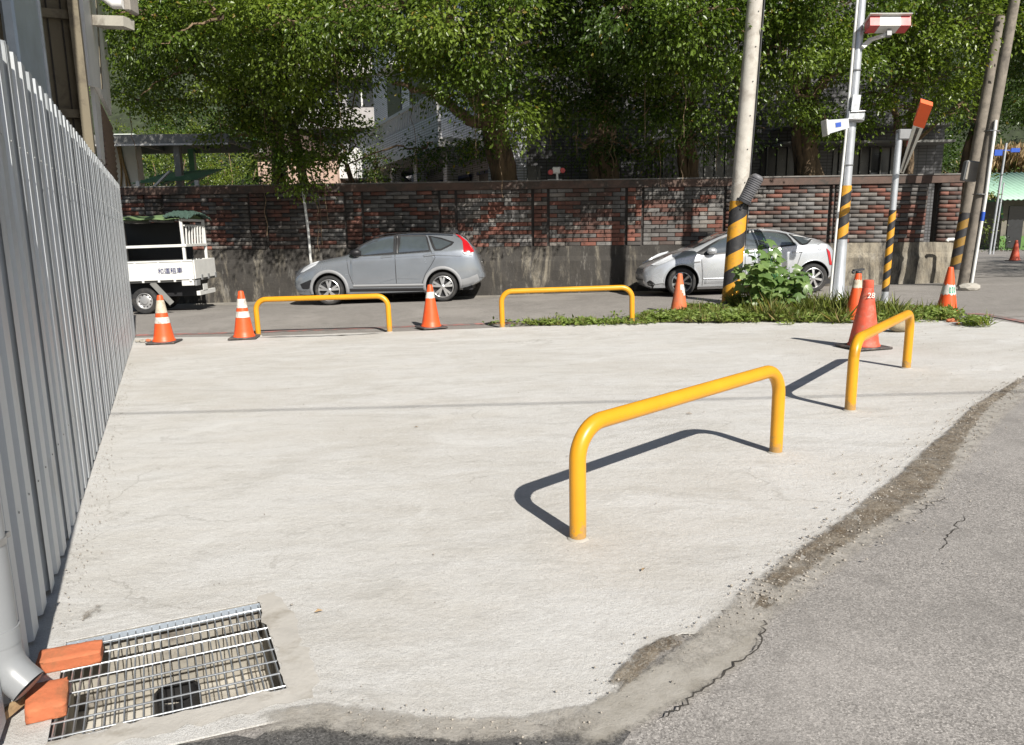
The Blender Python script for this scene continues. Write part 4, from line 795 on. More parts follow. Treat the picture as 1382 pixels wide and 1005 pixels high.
# ------------------------------------------------------------------ cars
def sm(xs, ys):                                                   # smooth interpolation of a profile
    xs = np.array(xs, float); ys = np.array(ys, float); dx = np.diff(xs); sl_ = np.diff(ys)/dx; m_ = np.zeros(len(xs)); m_[0] = sl_[0]; m_[-1] = sl_[-1]
    for i in range(1, len(xs)-1):
        m_[i] = 0 if sl_[i-1]*sl_[i] <= 0 else 2*sl_[i-1]*sl_[i]/(sl_[i-1]+sl_[i])
    def f(x):
        x = min(max(x, xs[0]), xs[-1]); i = min(len(xs)-2, max(0, int(np.searchsorted(xs, x)-1))); h = xs[i+1]-xs[i]; t = (x-xs[i])/h
        return (2*t**3-3*t*t+1)*ys[i]+(t**3-2*t*t+t)*h*m_[i]+(-2*t**3+3*t*t)*ys[i+1]+(t**3-t*t)*h*m_[i+1]
    return f
class Car:
    def __init__(s, root, top, bot, belt, plan, roof, Wd, mat, wheels, wr):
        s.r = root; s.mat = mat; s.W = Wd/2; s.x0 = top[0][0]; s.x1 = top[-1][0]
        s.top, s.bot, s.belt, s.plan, s.roof = [sm(*zip(*q)) for q in (top, bot, belt, plan, roof)]
        s.wheels = wheels; s.wr = wr
    def section(s, x):                                            # (halfwidth, z) from the sill to the roof edge and the centre line
        zt, zb = s.top(x), s.bot(x); hw = s.W*s.plan(x); bz = min(s.belt(x), zt-.07); bz = max(bz, zb+.12); rw = min(s.roof(x), hw*.9)
        h = zt-bz; lo = zb; mid = lo+(bz-lo)*.5
        L = [(0, lo), (hw*.75, lo), (hw*.93, lo+.025), (hw*.975, lo+min(.12, (bz-lo)*.25)), (hw*.995, mid*.45+lo*.55), (hw, mid), (hw*.99, mid+(bz-mid)*.5), (hw*.967, bz-(bz-mid)*.12), (hw*.935, bz)]
        e = (rw, zt-min(.075, h*.4)); p6 = L[-1]
        for f in (.3, .6, .85): L.append((p6[0]+(e[0]-p6[0])*f+.02*math.sin(f*PI)*min(1, h*3), p6[1]+(e[1]-p6[1])*f))
        L += [e, (rw*.93, zt-min(.03, h*.2)), (rw*.75, zt-min(.01, h*.07)), (rw*.4, zt-.001), (0, zt)]
        return L
    def w(s, x, z):
        L = s.section(x)[1:13]; zz = [q[1] for q in L]; return float(np.interp(z, zz, [q[0] for q in L]))
    def body(s, nx=72):
        xs = s.x0+(s.x1-s.x0)*(.5-.5*np.cos(np.linspace(0, PI, nx)))*.6+(s.x1-s.x0)*np.linspace(0, 1, nx)*.4; V = []; 
        for x in xs:
            L = s.section(x); ring = [(x, -y, z) for y, z in L]+[(x, y, z) for y, z in L[-2:0:-1]]; V += ring
        k = len(ring); b = MB(); b.add(V, [(i*k+j, i*k+(j+1) % k, (i+1)*k+(j+1) % k, (i+1)*k+j) for i in range(nx-1) for j in range(k)]+[tuple(range(k-1, -1, -1)), tuple((nx-1)*k+j for j in range(k))])
        o = b.build('body', [s.mat, 'car_black'], s.r)
        for (wx_, wz) in s.wheels:
            c = MB(); c.lathe([(s.wr+.055, -3), (s.wr+.055, 3)], 40, 'y'); co = c.build('cutter', 'car_black'); co.location = (wx_, 0, wz+.01); co.parent = s.r
            md = o.modifiers.new('b', 'BOOLEAN'); md.operation = 'DIFFERENCE'; md.object = co; md.solver = 'EXACT'
        bpy.context.view_layer.update(); dg = bpy.context.evaluated_depsgraph_get(); me = bpy.data.meshes.new_from_object(o.evaluated_get(dg))
        o.modifiers.clear(); o.data = me; me.name = 'body'
        me.materials.clear(); me.materials.append(MATS[s.mat]); me.materials.append(MATS['car_black'])
        for c in list(bpy.data.objects):
            if c.name.startswith('cutter'): bpy.data.objects.remove(c)
        mi = []
        for p in me.polygons:
            c = p.center; inside = any((c.x-a)**2+(c.z-z_-.01)**2 < (s.wr+.056)**2 for a, z_ in s.wheels); mi.append(1 if inside and abs(p.normal.y) < .5 else 0)
        me.polygons.foreach_set('material_index', mi); shade(me, 38)
        b = MB(); xa, xb = s.x0+.5, s.x1-.5
        for (wx_, wz) in s.wheels: b = MB(); b.box((wx_, 0, wz+.15), (2*s.wr+.3, s.W*1.16, .5)); b.build('wheel_housing', 'car_black', s.r)
        return o
    def patch(s, poly, off, name, mat, side=-1, nx=14, nz=6, parent=None):
        P_ = np.array(poly); xa, xb = P_[:, 0].min(), P_[:, 0].max(); pts = []
        n_ = len(P_)
        for i in range(nx+1):
            x = xa+(xb-xa)*(.002+.996*i/nx); zz = []
            for k in range(n_):
                a, c = P_[k], P_[(k+1) % n_]
                if (a[0]-x)*(c[0]-x) <= 0 and a[0] != c[0]: zz.append(a[1]+(c[1]-a[1])*(x-a[0])/(c[0]-a[0]))
            lo, hi = min(zz), max(zz)
            for j in range(nz+1): z = lo+(hi-lo)*j/nz; pts.append((x, side*(s.w(x, z)+off), z))
        b = MB(); b.add(pts, [(i*(nz+1)+j, (i+1)*(nz+1)+j, (i+1)*(nz+1)+j+1, i*(nz+1)+j+1) for i in range(nx) for j in range(nz)])
        o = b.build(name, mat, parent or s.r, fix=False, smooth=180)
        for p in o.data.polygons[:1]:
            if p.normal.y*side < 0: o.data.flip_normals()
        return o
    def strip(s, line, wd, off, name, mat, side=-1, parent=None):
        P_ = np.array(line, float); Q_ = []
        for i in range(len(P_)-1):
            k = max(1, int(np.linalg.norm(P_[i+1]-P_[i])/.04)); Q_ += [P_[i]+(P_[i+1]-P_[i])*j/k for j in range(k)]
        Q_.append(P_[-1]); pts = []
        for i, q in enumerate(Q_):
            tg = Q_[min(i+1, len(Q_)-1)]-Q_[max(i-1, 0)]; nn = np.array([-tg[1], tg[0]])/np.linalg.norm(tg)
            for f, oo in ((-.5, 0), (-.35, off), (.35, off), (.5, 0)): x, z = q+nn*wd*f; pts.append((x, side*(s.w(x, z)+oo), z))
        b = MB(); b.add(pts, [(4*i+k, 4*i+4+k, 4*i+5+k, 4*i+k+1) for i in range(len(Q_)-1) for k in range(3)]); return b.build(name, mat, parent or s.r, smooth=180)
    def both(s, f):
        for side in (-1, 1): f(side)
def wheel(root, x, y, z, R, Wt, side, rim, nsp, spw, rr=.68, split=False, parent_name='wheel'):
    """wheel (hub) > tyre, rim; faces side (-1 towards the camera)"""
    b = MB(); b.lathe([(R*rr*.9, -.02), (R*rr*.9, .01)], 28, 'y'); hub = b.build(parent_name, 'car_black', root); hub.location = (x, y, z)
    if side > 0: hub.rotation_euler = (0, 0, PI)
    h = Wt/2; b = MB(); b.lathe([(R*rr, -h), (R*.93, -h), (R*.985, -h*.75), (R, -h*.4), (R, h*.4), (R*.985, h*.75), (R*.94, h), (R*.86, h+.008), (R*rr*1.02, h*.96), (R*rr, h*.8), (R*rr, -h)], 44, 'y', cap=False); b.build('tyre', 'tyre', hub, smooth=35)
    b = MB(); r0 = R*rr; b.lathe([(r0*.99, h*.3), (r0*1.01, h*.9), (r0*.96, h*.95), (r0*.92, h*.75), (r0*.9, h*.2)], 40, 'y', cap=False)
    yo = -h*.72
    if nsp:
        for k in range(nsp):
            for q in ((-1, 1) if split else (0,)):
                a = 2*PI*k/nsp+PI/2; a1 = a+q*.19; a0 = a+q*.06; c0 = Vector((math.cos(a0)*r0*.16, yo-.012, math.sin(a0)*r0*.16)); c1 = Vector((math.cos(a1)*r0*.95, yo+.004, math.sin(a1)*r0*.95))
                dr = (c1-c0).normalized(); sd_ = Vector((0, 1, 0)).cross(dr); pts = []
                for c_, w_ in ((c0, spw*.75), (c1, spw*1.1)): pts += [c_-sd_*w_*r0, c_+sd_*w_*r0, c_+sd_*w_*r0*.8+Vector((0, .035, 0)), c_-sd_*w_*r0*.8+Vector((0, .035, 0))]
                b.add(pts, [(0, 1, 5, 4), (1, 2, 6, 5), (3, 0, 4, 7), (4, 5, 6, 7), (2, 3, 7, 6), (0, 3, 2, 1)])
        b.lathe([(r0*.2, -yo-.005), (r0*.2, -yo+.012), (r0*.15, -yo+.02), (0.0, -yo+.022)], 20, 'y', cap=False)
    else:
        b.lathe([(r0*.92, h*.5), (r0*.8, h*.35), (r0*.62, h*.62), (r0*.45, h*.66), (r0*.38, h*.95), (r0*.2, h*1.0), (0, h*1.0)], 36, 'y', cap=False)
    rm = b.build('rim', rim, hub, smooth=40)
    if not nsp:
        for k in range(10): a = 2*PI*k/10; b = MB(); b.lathe([(.014, 0), (.014, .004)], 8, 'y', c=(math.cos(a)*r0*.72, -h*.5-.006, math.sin(a)*r0*.72)); b.build('vent_hole', 'car_black', hub)
    return hub
def place_car(name, pxf, pxr, Y, wb, half, label, cat='car', group='cars parked along the wall'):
    a = W(*pxf, Y); c = W(*pxr, Y); X = (a[0]+c[0])/2; zl = (gz(a[0], Y)+gz(c[0], Y))/2; zf_ = (gz(a[0], Y+2*half-.2)+gz(c[0], Y+2*half-.2))/2
    return empty(name, (X, Y+half, (zl+zf_)/2), (math.atan2(zf_-zl, 2*half-.2), -math.atan(SLOPE), 0), label, cat, group)
def arc(cx, cz, R, a0, a1, n_=18): return [(cx+R*math.cos(math.radians(a0+(a1-a0)*i/n_)), cz+R*math.sin(math.radians(a0+(a1-a0)*i/n_))) for i in range(n_+1)]
# grey sport utility
rt = place_car('parked_suv', (445.6, 413), (598, 408), 17.1, 2.62, .91, 'grey sport utility car with red tail lamp parked against the brick wall')
k_ = .00356
def S(zx, zy): x = (zx-265)*k_; return (x-1.31, ((598-zy)*k_-x*.0345)*1.03)
def SP(*q): return [S(*a) for a in q]
X0 = -1.31
suv = Car(rt, [(a+X0, b_) for a, b_ in ((-.88, .60), (-.86, .74), (-.72, .88), (-.45, .98), (-.1, 1.055), (.36, 1.13), (.63, 1.275), (.80, 1.375), (1.06, 1.48), (1.35, 1.555), (1.9, 1.59), (2.5, 1.575), (2.9, 1.545), (3.06, 1.515), (3.22, 1.40), (3.38, 1.20), (3.48, .98), (3.54, .78), (3.58, .62))],
    [(a+X0, b_) for a, b_ in ((-.88, .46), (-.82, .30), (-.6, .22), (0, .21), (2.6, .22), (3.1, .28), (3.45, .40), (3.58, .50))],
    [(a+X0, b_) for a, b_ in ((-.88, .62), (-.3, .93), (.38, 1.02), (1.2, 1.06), (2.0, 1.10), (2.8, 1.16), (3.2, 1.18), (3.58, 1.0))],
    [(a+X0, b_) for a, b_ in ((-.88, .62), (-.8, .74), (-.62, .87), (-.3, .96), (.2, .99), (1.3, 1.0), (2.6, .995), (3.1, .965), (3.35, .91), (3.5, .83), (3.58, .74))],
    [(a+X0, b_) for a, b_ in ((-.88, .5), (-.3, .70), (.4, .74), (1.0, .67), (1.7, .63), (2.8, .60), (3.1, .62), (3.4, .66), (3.58, .6))],
    1.82, 'paint_grey', [(X0, .335), (X0+2.62, .335)], .335)
suv.body()
def suvside(side):
    fd = suv.patch(SP((392, 292), (480, 300), (698, 284), (698, 462), (430, 468), (405, 400)), .005, 'door', 'paint_grey', side, 16, 10)
    bd = suv.patch(SP((706, 282), (930, 268), (955, 300), (925, 350), (890, 400), (868, 455), (706, 462)), .005, 'door', 'paint_grey', side, 16, 10)
    for d_, q in ((fd, SP((612, 300), (680, 292))), (bd, SP((888, 290), (960, 280)))):
        suv.strip(q, .055, .022, 'handle', 'paint_grey', side, d_); suv.strip([(a, b_-.012) for a, b_ in q], .03, .012, 'handle_recess', 'car_black', side, d_)
    for d_, tr, gl in ((fd, ((395, 282), (480, 222), (560, 184), (640, 167), (704, 160), (704, 277), (500, 294), (440, 292)), ((435, 284), (490, 226), (562, 191), (640, 174), (692, 168), (692, 268), (505, 286))),
                       (bd, ((704, 160), (905, 158), (936, 258), (704, 277)), ((728, 168), (898, 166), (922, 254), (726, 270)))):
        suv.patch(SP(*tr), .009, 'window_trim', 'car_trim', side, 18, 8, d_); suv.patch(SP(*gl), .013, 'window', 'glass', side, 16, 8, d_)
    suv.patch(SP((915, 162), (1000, 176), (1085, 203), (1075, 220), (1000, 256), (952, 258)), .009, 'quarter_trim', 'car_trim', side, 12, 6)
    suv.patch(SP((934, 172), (1000, 186), (1066, 208), (1060, 216), (1000, 246), (964, 248)), .013, 'quarter_window', 'glass', side, 12, 6)
    suv.strip(SP((712, 162), (714, 275)), .05, .012, 'pillar', 'car_trim', side)
    suv.strip(SP((440, 294), (704, 281), (940, 262)), .018, .013, 'belt_moulding', 'chrome', side)
    suv.strip(SP((702, 284), (704, 462)), .014, .003, 'door_seam', 'car_black', side); suv.strip(SP((388, 296), (400, 400), (424, 470)), .012, .003, 'fender_seam', 'car_black', side)
    suv.strip(SP((936, 268), (962, 300), (930, 352), (893, 402), (866, 470)), .012, .003, 'door_seam', 'car_black', side)
    suv.strip(SP((425, 478), (880, 470)), .055, .02, 'sill_moulding', 'cladding', side); suv.strip(SP((400, 505), (880, 498)), .075, .012, 'rocker_panel', 'car_trim', side)
    suv.strip(SP((600, 455), (700, 430), (860, 432)), .012, .012, 'body_crease', 'paint_grey', side); suv.strip(SP((395, 315), (700, 300), (960, 285), (1130, 290)), .02, .007, 'body_crease', 'paint_grey', side)
    for wx_ in suv.wheels: suv.strip(arc(wx_[0], wx_[1]+.01, .425, -14 if wx_[0] > 0 else -20, 200 if wx_[0] > 0 else 192), .075, .016, 'arch_cladding', 'cladding', side)
    suv.patch(SP((72, 398), (95, 366), (150, 338), (205, 322), (190, 348), (145, 372), (100, 394)), .012, 'headlight', 'lamp_clear', side, 14, 5)
    suv.patch(SP((72, 470), (150, 440), (160, 470), (130, 500), (85, 500)), .01, 'fog_surround', 'car_trim', side, 8, 4)
    suv.patch(SP((1092, 152), (1120, 160), (1165, 195), (1203, 240), (1212, 262), (1186, 268), (1140, 262), (1158, 228), (1128, 182)), .014, 'tail_light', 'lamp_red', side, 16, 5)
    suv.patch(SP((1136, 264), (1186, 270), (1208, 264), (1206, 286), (1150, 280)), .014, 'reverse_light', 'lamp_clear', side, 8, 3)
    suv.patch(SP((1115, 436), (1170, 424), (1236, 398), (1238, 440), (1185, 476), (1125, 490)), .016, 'bumper_corner', 'cladding', side, 12, 5)
    suv.strip(SP((560, 176), (640, 156), (720, 149), (900, 146), (1080, 152)), .022, .03, 'roof_rail', 'car_trim', side)
    y = side*(suv.w(*S(450, 270))+.12); x, z = S(452, 272); b = MB(); b.ico((x, y, z), .13, 3, (1.0, .75, .62)); b.bar((x-.06, y, z-.04), (x-.02, side*(suv.w(x, z-.05)), z-.07), .06, .05); b.build('mirror', 'car_black' if side < 0 else 'paint_grey', rt, smooth=60)
suv.both(suvside)
for side in (-1, 1):
    for wx_, wz in suv.wheels: wheel(rt, wx_, side*.80, wz, .335, .225, side, 'rim_silver', 5, .105, .74, True)
def ends(car, front, rear, r):
    if front: car_cross(car, *front, 'windscreen', 'glass', r)
    if rear: car_cross(car, *rear, 'rear_window', 'glass', r)
def car_cross(car, xa, xb, name, mat, r, f=.82, off=.008):
    pts = []
    for i in range(9):
        x = xa+(xb-xa)*i/8; L = car.section(x); ys = [q[0] for q in L[8:]][::-1]; zs = [q[1] for q in L[8:]][::-1]; hw = L[12][0]*f+.05
        for j in range(-5, 6): y = hw*j/5; pts.append((x, y, float(np.interp(abs(y), ys, zs))+off))
    b = MB(); b.add(pts, [(i*11+j, i*11+j+1, (i+1)*11+j+1, (i+1)*11+j) for i in range(8) for j in range(10)]); return b.build(name, mat, r, smooth=180)
car_cross(suv, X0+.46, X0+1.22, 'windscreen', 'glass', rt); car_cross(suv, X0+3.12, X0+3.34, 'rear_window', 'glass', rt)
b = MB(); b.box((X0+3.5, 0, .80), (.03, .5, .16)); b.build('number_plate', 'white_paint', rt); b = MB(); b.prism([(X0+2.72, 1.585), (X0+2.9, 1.66), (X0+2.95, 1.65), (X0+2.98, 1.57)], -.02, .02, 'y'); b.build('antenna_fin', 'car_black', rt)
b = MB(); b.box((X0-.87, 0, .72), (.04, .8, .16)); b.build('grille', 'car_trim', rt); b = MB(); b.box((X0+2.95, 0, .30), (.7, 1.3, .12)); b.box((X0+1.3, 0, .25), (2.2, 1.4, .1)); b.build('underbody', 'car_black', rt)

# silver hatchback
rt = place_car('parked_hatchback', (919.3, 398), (1099, 396), 16.35, 2.88, .88, 'silver hatchback car parked behind the striped utility pole and leafy weed')
kp = .00386; XP = -1.445
def H_(zx, zy): x = (zx-290)*kp; return (x+XP, (795-zy)*kp-x*.02)
def HP(*q): return [H_(*a) for a in q]
hat = Car(rt, [(a+XP, b_) for a, b_ in ((-.80, .50), (-.78, .60), (-.68, .69), (-.45, .80), (-.15, .92), (.18, 1.02), (.5, 1.145), (.85, 1.29), (1.15, 1.385), (1.5, 1.435), (1.85, 1.44), (2.2, 1.40), (2.6, 1.31), (2.95, 1.21), (3.15, 1.14), (3.32, 1.03), (3.42, .85), (3.46, .66), (3.48, .55))],
    [(a+XP, b_) for a, b_ in ((-.80, .40), (-.75, .24), (-.6, .18), (0, .18), (2.7, .19), (3.2, .26), (3.48, .42))],
    [(a+XP, b_) for a, b_ in ((-.80, .52), (-.3, .80), (.35, .92), (1.2, .975), (2.2, 1.02), (2.9, 1.06), (3.2, 1.05), (3.48, .9))],
    [(a+XP, b_) for a, b_ in ((-.80, .58), (-.74, .72), (-.6, .86), (-.3, .955), (.2, .99), (1.3, 1.0), (2.7, .99), (3.1, .95), (3.3, .90), (3.42, .8), (3.48, .7))],
    [(a+XP, b_) for a, b_ in ((-.80, .5), (-.3, .68), (.4, .72), (1.0, .63), (1.7, .59), (2.4, .56), (3.0, .58), (3.48, .55))],
    1.74, 'paint_silver', [(XP, .315), (XP+2.89, .315)], .315)
hat.body()
def hatside(side):
    fd = hat.patch(HP((404, 566), (520, 556), (640, 546), (644, 735), (410, 742), (404, 640)), .005, 'door', 'paint_silver', side, 16, 10)
    bd = hat.patch(HP((650, 545), (760, 534), (940, 520), (965, 540), (940, 620), (905, 690), (880, 732), (650, 735)), .005, 'door', 'paint_silver', side, 16, 10)
    for d_, q in ((fd, HP((560, 570), (625, 565))), (bd, HP((915, 552), (972, 547)))): hat.strip(q, .045, .02, 'handle', 'paint_silver', side, d_)
    for d_, tr, gl in ((fd, ((372, 548), (445, 506), (545, 455), (645, 430), (645, 542), (520, 556), (405, 562)), ((420, 553), (455, 512), (548, 464), (634, 440), (634, 533), (520, 548))),
                       (bd, ((645, 430), (720, 425), (840, 432), (912, 448), (938, 512), (760, 530), (645, 542)), ((656, 440), (720, 434), (838, 441), (900, 455), (922, 506), (760, 521), (656, 532)))):
        hat.patch(HP(*tr), .009, 'window_trim', 'car_trim', side, 18, 8, d_); hat.patch(HP(*gl), .013, 'window', 'glass', side, 16, 8, d_)
    hat.patch(HP((918, 446), (1000, 458), (1060, 474), (1000, 508), (965, 514)), .009, 'quarter_trim', 'car_trim', side, 10, 6); hat.patch(HP((934, 455), (1000, 466), (1040, 477), (1000, 500), (974, 505)), .013, 'quarter_window', 'glass', side, 10, 6)
    hat.strip(HP((646, 546), (648, 735)), .012, .003, 'door_seam', 'car_black', side); hat.strip(HP((398, 566), (404, 640), (408, 745)), .012, .003, 'fender_seam', 'car_black', side); hat.strip(HP((944, 522), (970, 542), (944, 622), (908, 692), (882, 740)), .012, .003, 'door_seam', 'car_black', side)
    hat.strip(HP((412, 695), (640, 690), (870, 684)), .03, .014, 'side_moulding', 'paint_silver', side); hat.strip(HP((390, 750), (900, 742)), .05, .012, 'rocker_panel', 'paint_silver', side)
    hat.patch(HP((128, 612), (165, 592), (235, 556), (300, 540), (270, 566), (200, 600), (150, 618)), .012, 'headlight', 'lamp_clear', side, 14, 5)
    hat.patch(HP((100, 712), (115, 700), (140, 720), (135, 745), (108, 745)), .012, 'fog_light', 'car_trim', side, 6, 3)
    hat.patch(HP((1112, 530), (1134, 550), (1144, 600), (1150, 625), (1134, 625), (1124, 580)), .014, 'tail_light', 'lamp_red', side, 10, 5)
    hat.strip(arc(*H_(1072, 524), .062, 0, 360, 24), .008, .004, 'fuel_flap', 'car_trim', side); hat.strip(HP((360, 602), (395, 598)), .025, .01, 'side_badge', 'chrome', side)
    for wx_ in hat.wheels: hat.strip(arc(wx_[0], wx_[1]+.01, .385, -5, 185), .03, .012, 'arch_lip', 'paint_silver', side)
    x, z = H_(455, 538); y = side*(hat.w(x, z)+.11); b = MB(); b.ico((x, y, z), .115, 3, (1.0, .75, .65)); b.bar((x-.04, y, z-.05), (x, side*hat.w(x, z-.05), z-.08), .05, .05); b.build('mirror', 'paint_silver', rt, smooth=60)
hat.both(hatside)
for side in (-1, 1):
    for wx_, wz in hat.wheels: wheel(rt, wx_, side*.765, wz, .315, .20, side, 'rim_silver', 7, .11, .70)
car_cross(hat, XP+.3, XP+1.12, 'windscreen', 'glass', rt); car_cross(hat, XP+2.3, XP+3.0, 'rear_window', 'glass', rt)
b = MB(); b.box((XP-.78, 0, .42), (.03, .9, .12)); b.build('grille', 'car_trim', rt); b = MB(); b.box((XP+1.4, 0, .22), (4.0, 1.3, .1)); b.build('underbody', 'car_black', rt)

# small white flatbed truck with a green canopy
kt = .003044; a_ = W(195, 426, 16.35); tr = empty('flatbed_truck', (a_[0], 17.0, gz(a_[0], 16.9)), (0, -math.atan(SLOPE), math.radians(3)), 'small white flatbed truck with green canopy half hidden by the metal fence', 'truck')
def T_(zx, zy): return ((zx-172)*kt, (775-zy)*kt-(zx-172)*kt*.03)
HW = .66
def tbox(name, x0, x1, y0, y1, z0, z1, mat, bev=.006, parent=tr): b = MB(); b.box(((x0+x1)/2, (y0+y1)/2, (z0+z1)/2), (x1-x0, y1-y0, z1-z0), bev=bev); return b.build(name, mat, parent)
xr = T_(548, 0)[0]; xf = xr-2.0; zb0, zb1 = T_(400, 520)[1], T_(500, 384)[1]-.01
tbox('bed_floor', xf, xr, -HW, HW, zb0-.07, zb0, 'steel_grey')
sp = tbox('side_panel', xf, xr, -HW-.03, -HW, zb0-.02, zb1, 'white_paint'); tbox('side_panel', xf, xr, HW, HW+.03, zb0-.02, zb1, 'white_paint')
tbox('tailgate', xr, xr+.03, -HW, HW, zb0-.02, zb1, 'white_paint'); tbox('headboard', xf-.03, xf, -HW, HW, zb0, zb1+.5, 'white_paint')
for k in range(4): tbox('panel_rib', xf+.25+k*.5, xf+.29+k*.5, -HW-.042, -HW-.03, zb0, zb1-.02, 'white_paint', .003, sp)
tbox('top_lip', xf, xr, -HW-.045, -HW-.028, zb1-.03, zb1+.008, 'white_paint', .004, sp); tbox('bottom_lip', xf, xr, -HW-.045, -HW-.028, zb0-.025, zb0+.02, 'white_paint', .004, sp)
x, z = T_(388, 465); o = text_mesh('lettering', '和運租車', .135, 'ink_blue', tr, (x, -HW-.0455, z), (PI/2, math.radians(-1.0), 0), .001); o.scale = (1.0, 1.0, 1)
for (dx, dz, w_) in ((-.05, -.08, .08), (.02, -.085, .1), (.1, -.08, .06)): tbox('gate_latch', xr+.03, xr+.05, dx*6-.05, dx*6+.05, zb0-.06, zb0+.06, 'grey_plastic')
for k in range(6): tbox('hinge', xf+.2+k*.34, xf+.25+k*.34, -HW-.05, -HW-.02, zb0-.07, zb0-.02, 'white_paint')
zt = T_(490, 95)[1]; xp_ = T_(492, 0)[0]
for (x, y) in ((xp_, -HW+.03), (xp_+.03, HW-.03), (xf+.03, -HW+.03), (xf+.03, HW-.03)): tbox('canopy_post', x-.03, x+.03, y-.03, y+.03, zb1-.02, zt, 'white_paint')
zr = T_(490, 284)[1]
for y in (-HW+.0, HW-.0): tbox('side_rail', xf, xp_+.05, y-.02, y+.02, zr-.03, zr+.03, 'white_paint')
tbox('rear_rail', xp_+.03, xp_+.07, -HW, HW, zr-.03, zr+.03, 'white_paint')
for k in range(7): b = MB(); b.bar((xp_+.04, -HW+.12+k*.17, zr+.03), (xp_+.05, -HW+.16+k*.17, zr+.42), .03, .02); b.build('rail_bar', 'white_paint', tr)
tbox('rear_top_rail', xp_-.02, xp_+.04, -HW, HW, zt-.05, zt, 'white_paint'); tbox('rear_top_rail', xp_+.02, xp_+.05, -HW+.08, HW-.08, zr+.41, zr+.45, 'white_paint')
for x in np.linspace(xf+.1, xp_-.1, 4): tbox('roof_bow', x-.02, x+.02, -HW, HW, zt-.05, zt-.005, 'steel_grey')
b = MB(); b.grid(lambda u, v: (xf-.05+u*(xp_-xf+.06), -HW-.06+v*(2*HW+.12), zt+.10*math.sin(PI*v)+.012*math.sin(u*21)), 16, 12); o_ = b.build('canopy_sheet', 'tarp_green', tr, smooth=180); md = o_.modifiers.new('s', 'SOLIDIFY'); md.thickness = .012
b = MB(); b.grid(lambda u, v: (xp_-.32+u*.52, -HW-.10+v*(2*HW+.2), zt+.03+.12*math.sin(PI*v)+.05*RNG.random()-.16*max(0, u-.65)), 14, 24); o_ = b.build('folded_net', 'net_dark', tr); md = o_.modifiers.new('s', 'SOLIDIFY'); md.thickness = .02
tbox('interior_sheet', xf+.1, xp_-.25, HW-.08, HW-.05, zb1, zt-.05, 'car_black'); tbox('chassis', xf-1.2, xr-.1, -.35, .35, .35, zb0-.07, 'car_black')
tbox('skirt', xr-.28, xr-.02, -HW-.02, -HW+.02, zb0-.16, zb0-.03, 'white_paint'); tbox('tail_lamp_cluster', xr-.02, xr+.03, -HW+.02, -HW+.25, zb0-.17, zb0-.05, 'grey_plastic'); tbox('rear_bumper', xr-.05, xr+.03, -.5, .5, .36, .46, 'white_paint'); tbox('number_plate', xr+.03, xr+.04, -.3, -.02, .46, .60, 'white_paint', .002)
b = MB(); b.bar((*(lambda q: (q[0], -HW+.02))(T_(240, 545)), T_(240, 545)[1]), (T_(365, 700)[0], -HW+.02, T_(365, 700)[1]), .12, .012, up=(0, 1, 0)); b.build('mud_flap', 'steel_grey', tr)
tbox('cab', xf-1.3, xf-.1, -HW, HW, .42, 1.75, 'white_paint', .08); tbox('cab_window', xf-1.05, xf-.4, -HW-.004, -HW+.01, 1.2, 1.62, 'glass', .002); tbox('cab_base', xf-1.28, xf-.1, -HW+.05, HW-.05, .3, .43, 'car_black')
for side in (-1, 1):
    for x in (0, -2.0): wheel(tr, x, side*(HW-.1), .285, .285, .16, side, 'steel_wheel', 0, .1, .62)

# ------------------------------------------------------------------ buildings beyond the wall
def bld(name, loc, label, cat, rz=0): return empty(name, loc, (0, 0, rz), label, cat)
def bx(name, lo, hi, mat, parent, bev=0): lo = np.array(lo, float); hi = np.array(hi, float); b = MB(); b.box((lo+hi)/2, np.abs(hi-lo), bev=bev); return b.build(name, mat, parent)
ground2 = MB(); ground2.grid(lambda u, v: (-40+u*90, 19.9+v*30, plane(-40+u*90)+.02), 20, 6)
ground2.f = [f for f in ground2.f if np.mean([ground2.v[i][0] for i in f]) < 10.5]; ground2.mi = [0]*len(ground2.f); tag(ground2.build('yard', 'ground_soil'), kind='structure')
# tiled house: corner nearest at (-1.0, 21.6); its left side runs back to (-5.9, 33.5)
CA = np.array([-.9, 22.6]); CB = np.array([-5.9, 34.0]); sL = float(np.linalg.norm(CB-CA)); sA = math.atan2(*(CB-CA)[::-1])
th = bld('tiled_house', (*CA, 0), 'white tiled house with a slotted balcony seen through the trees', 'house', sA)      # local x runs back along the left side, +y to the left
bx('upper_wall', (.0, -9, 4.3), (sL, -.0, 10.5), 'tile_white', th); bx('lower_wall', (.5, -9, -.2), (sL, -1.6, 4.3), 'tile_white', th)
bx('balcony_slab', (-.2, -1.0, 4.05), (sL-1.0, 1.3, 4.3), 'panel_white', th)
bal = bx('balcony_front', (-.2, 1.2, 4.3), (sL-1, 1.3, 4.95), 'tile_white', th)
bx('top_rail', (-.2, 1.17, 5.45), (sL-1, 1.33, 5.55), 'panel_white', th)
for k_2 in range(56): bx('baluster', (-.1+k_2*.2, 1.21, 4.95), (-.02+k_2*.2, 1.29, 5.45), 'panel_white', th)
for k_2 in range(4): bx('column', (1.0+k_2*3.2, .3, -.2), (1.35+k_2*3.2, .65, 4.05), 'tile_white', th)
for k_2 in range(3): w_ = bx('window', (1.6+k_2*3.2, -1.58, 1.6), (3.9+k_2*3.2, -1.52, 3.6), 'dark_glass', th); bx('frame', (1.5+k_2*3.2, -1.54, 3.6), (4.0+k_2*3.2, -1.46, 3.7), 'blue_frame', w_); bx('mullion', (2.7+k_2*3.2, -1.53, 1.6), (2.78+k_2*3.2, -1.47, 3.6), 'blue_frame', w_)
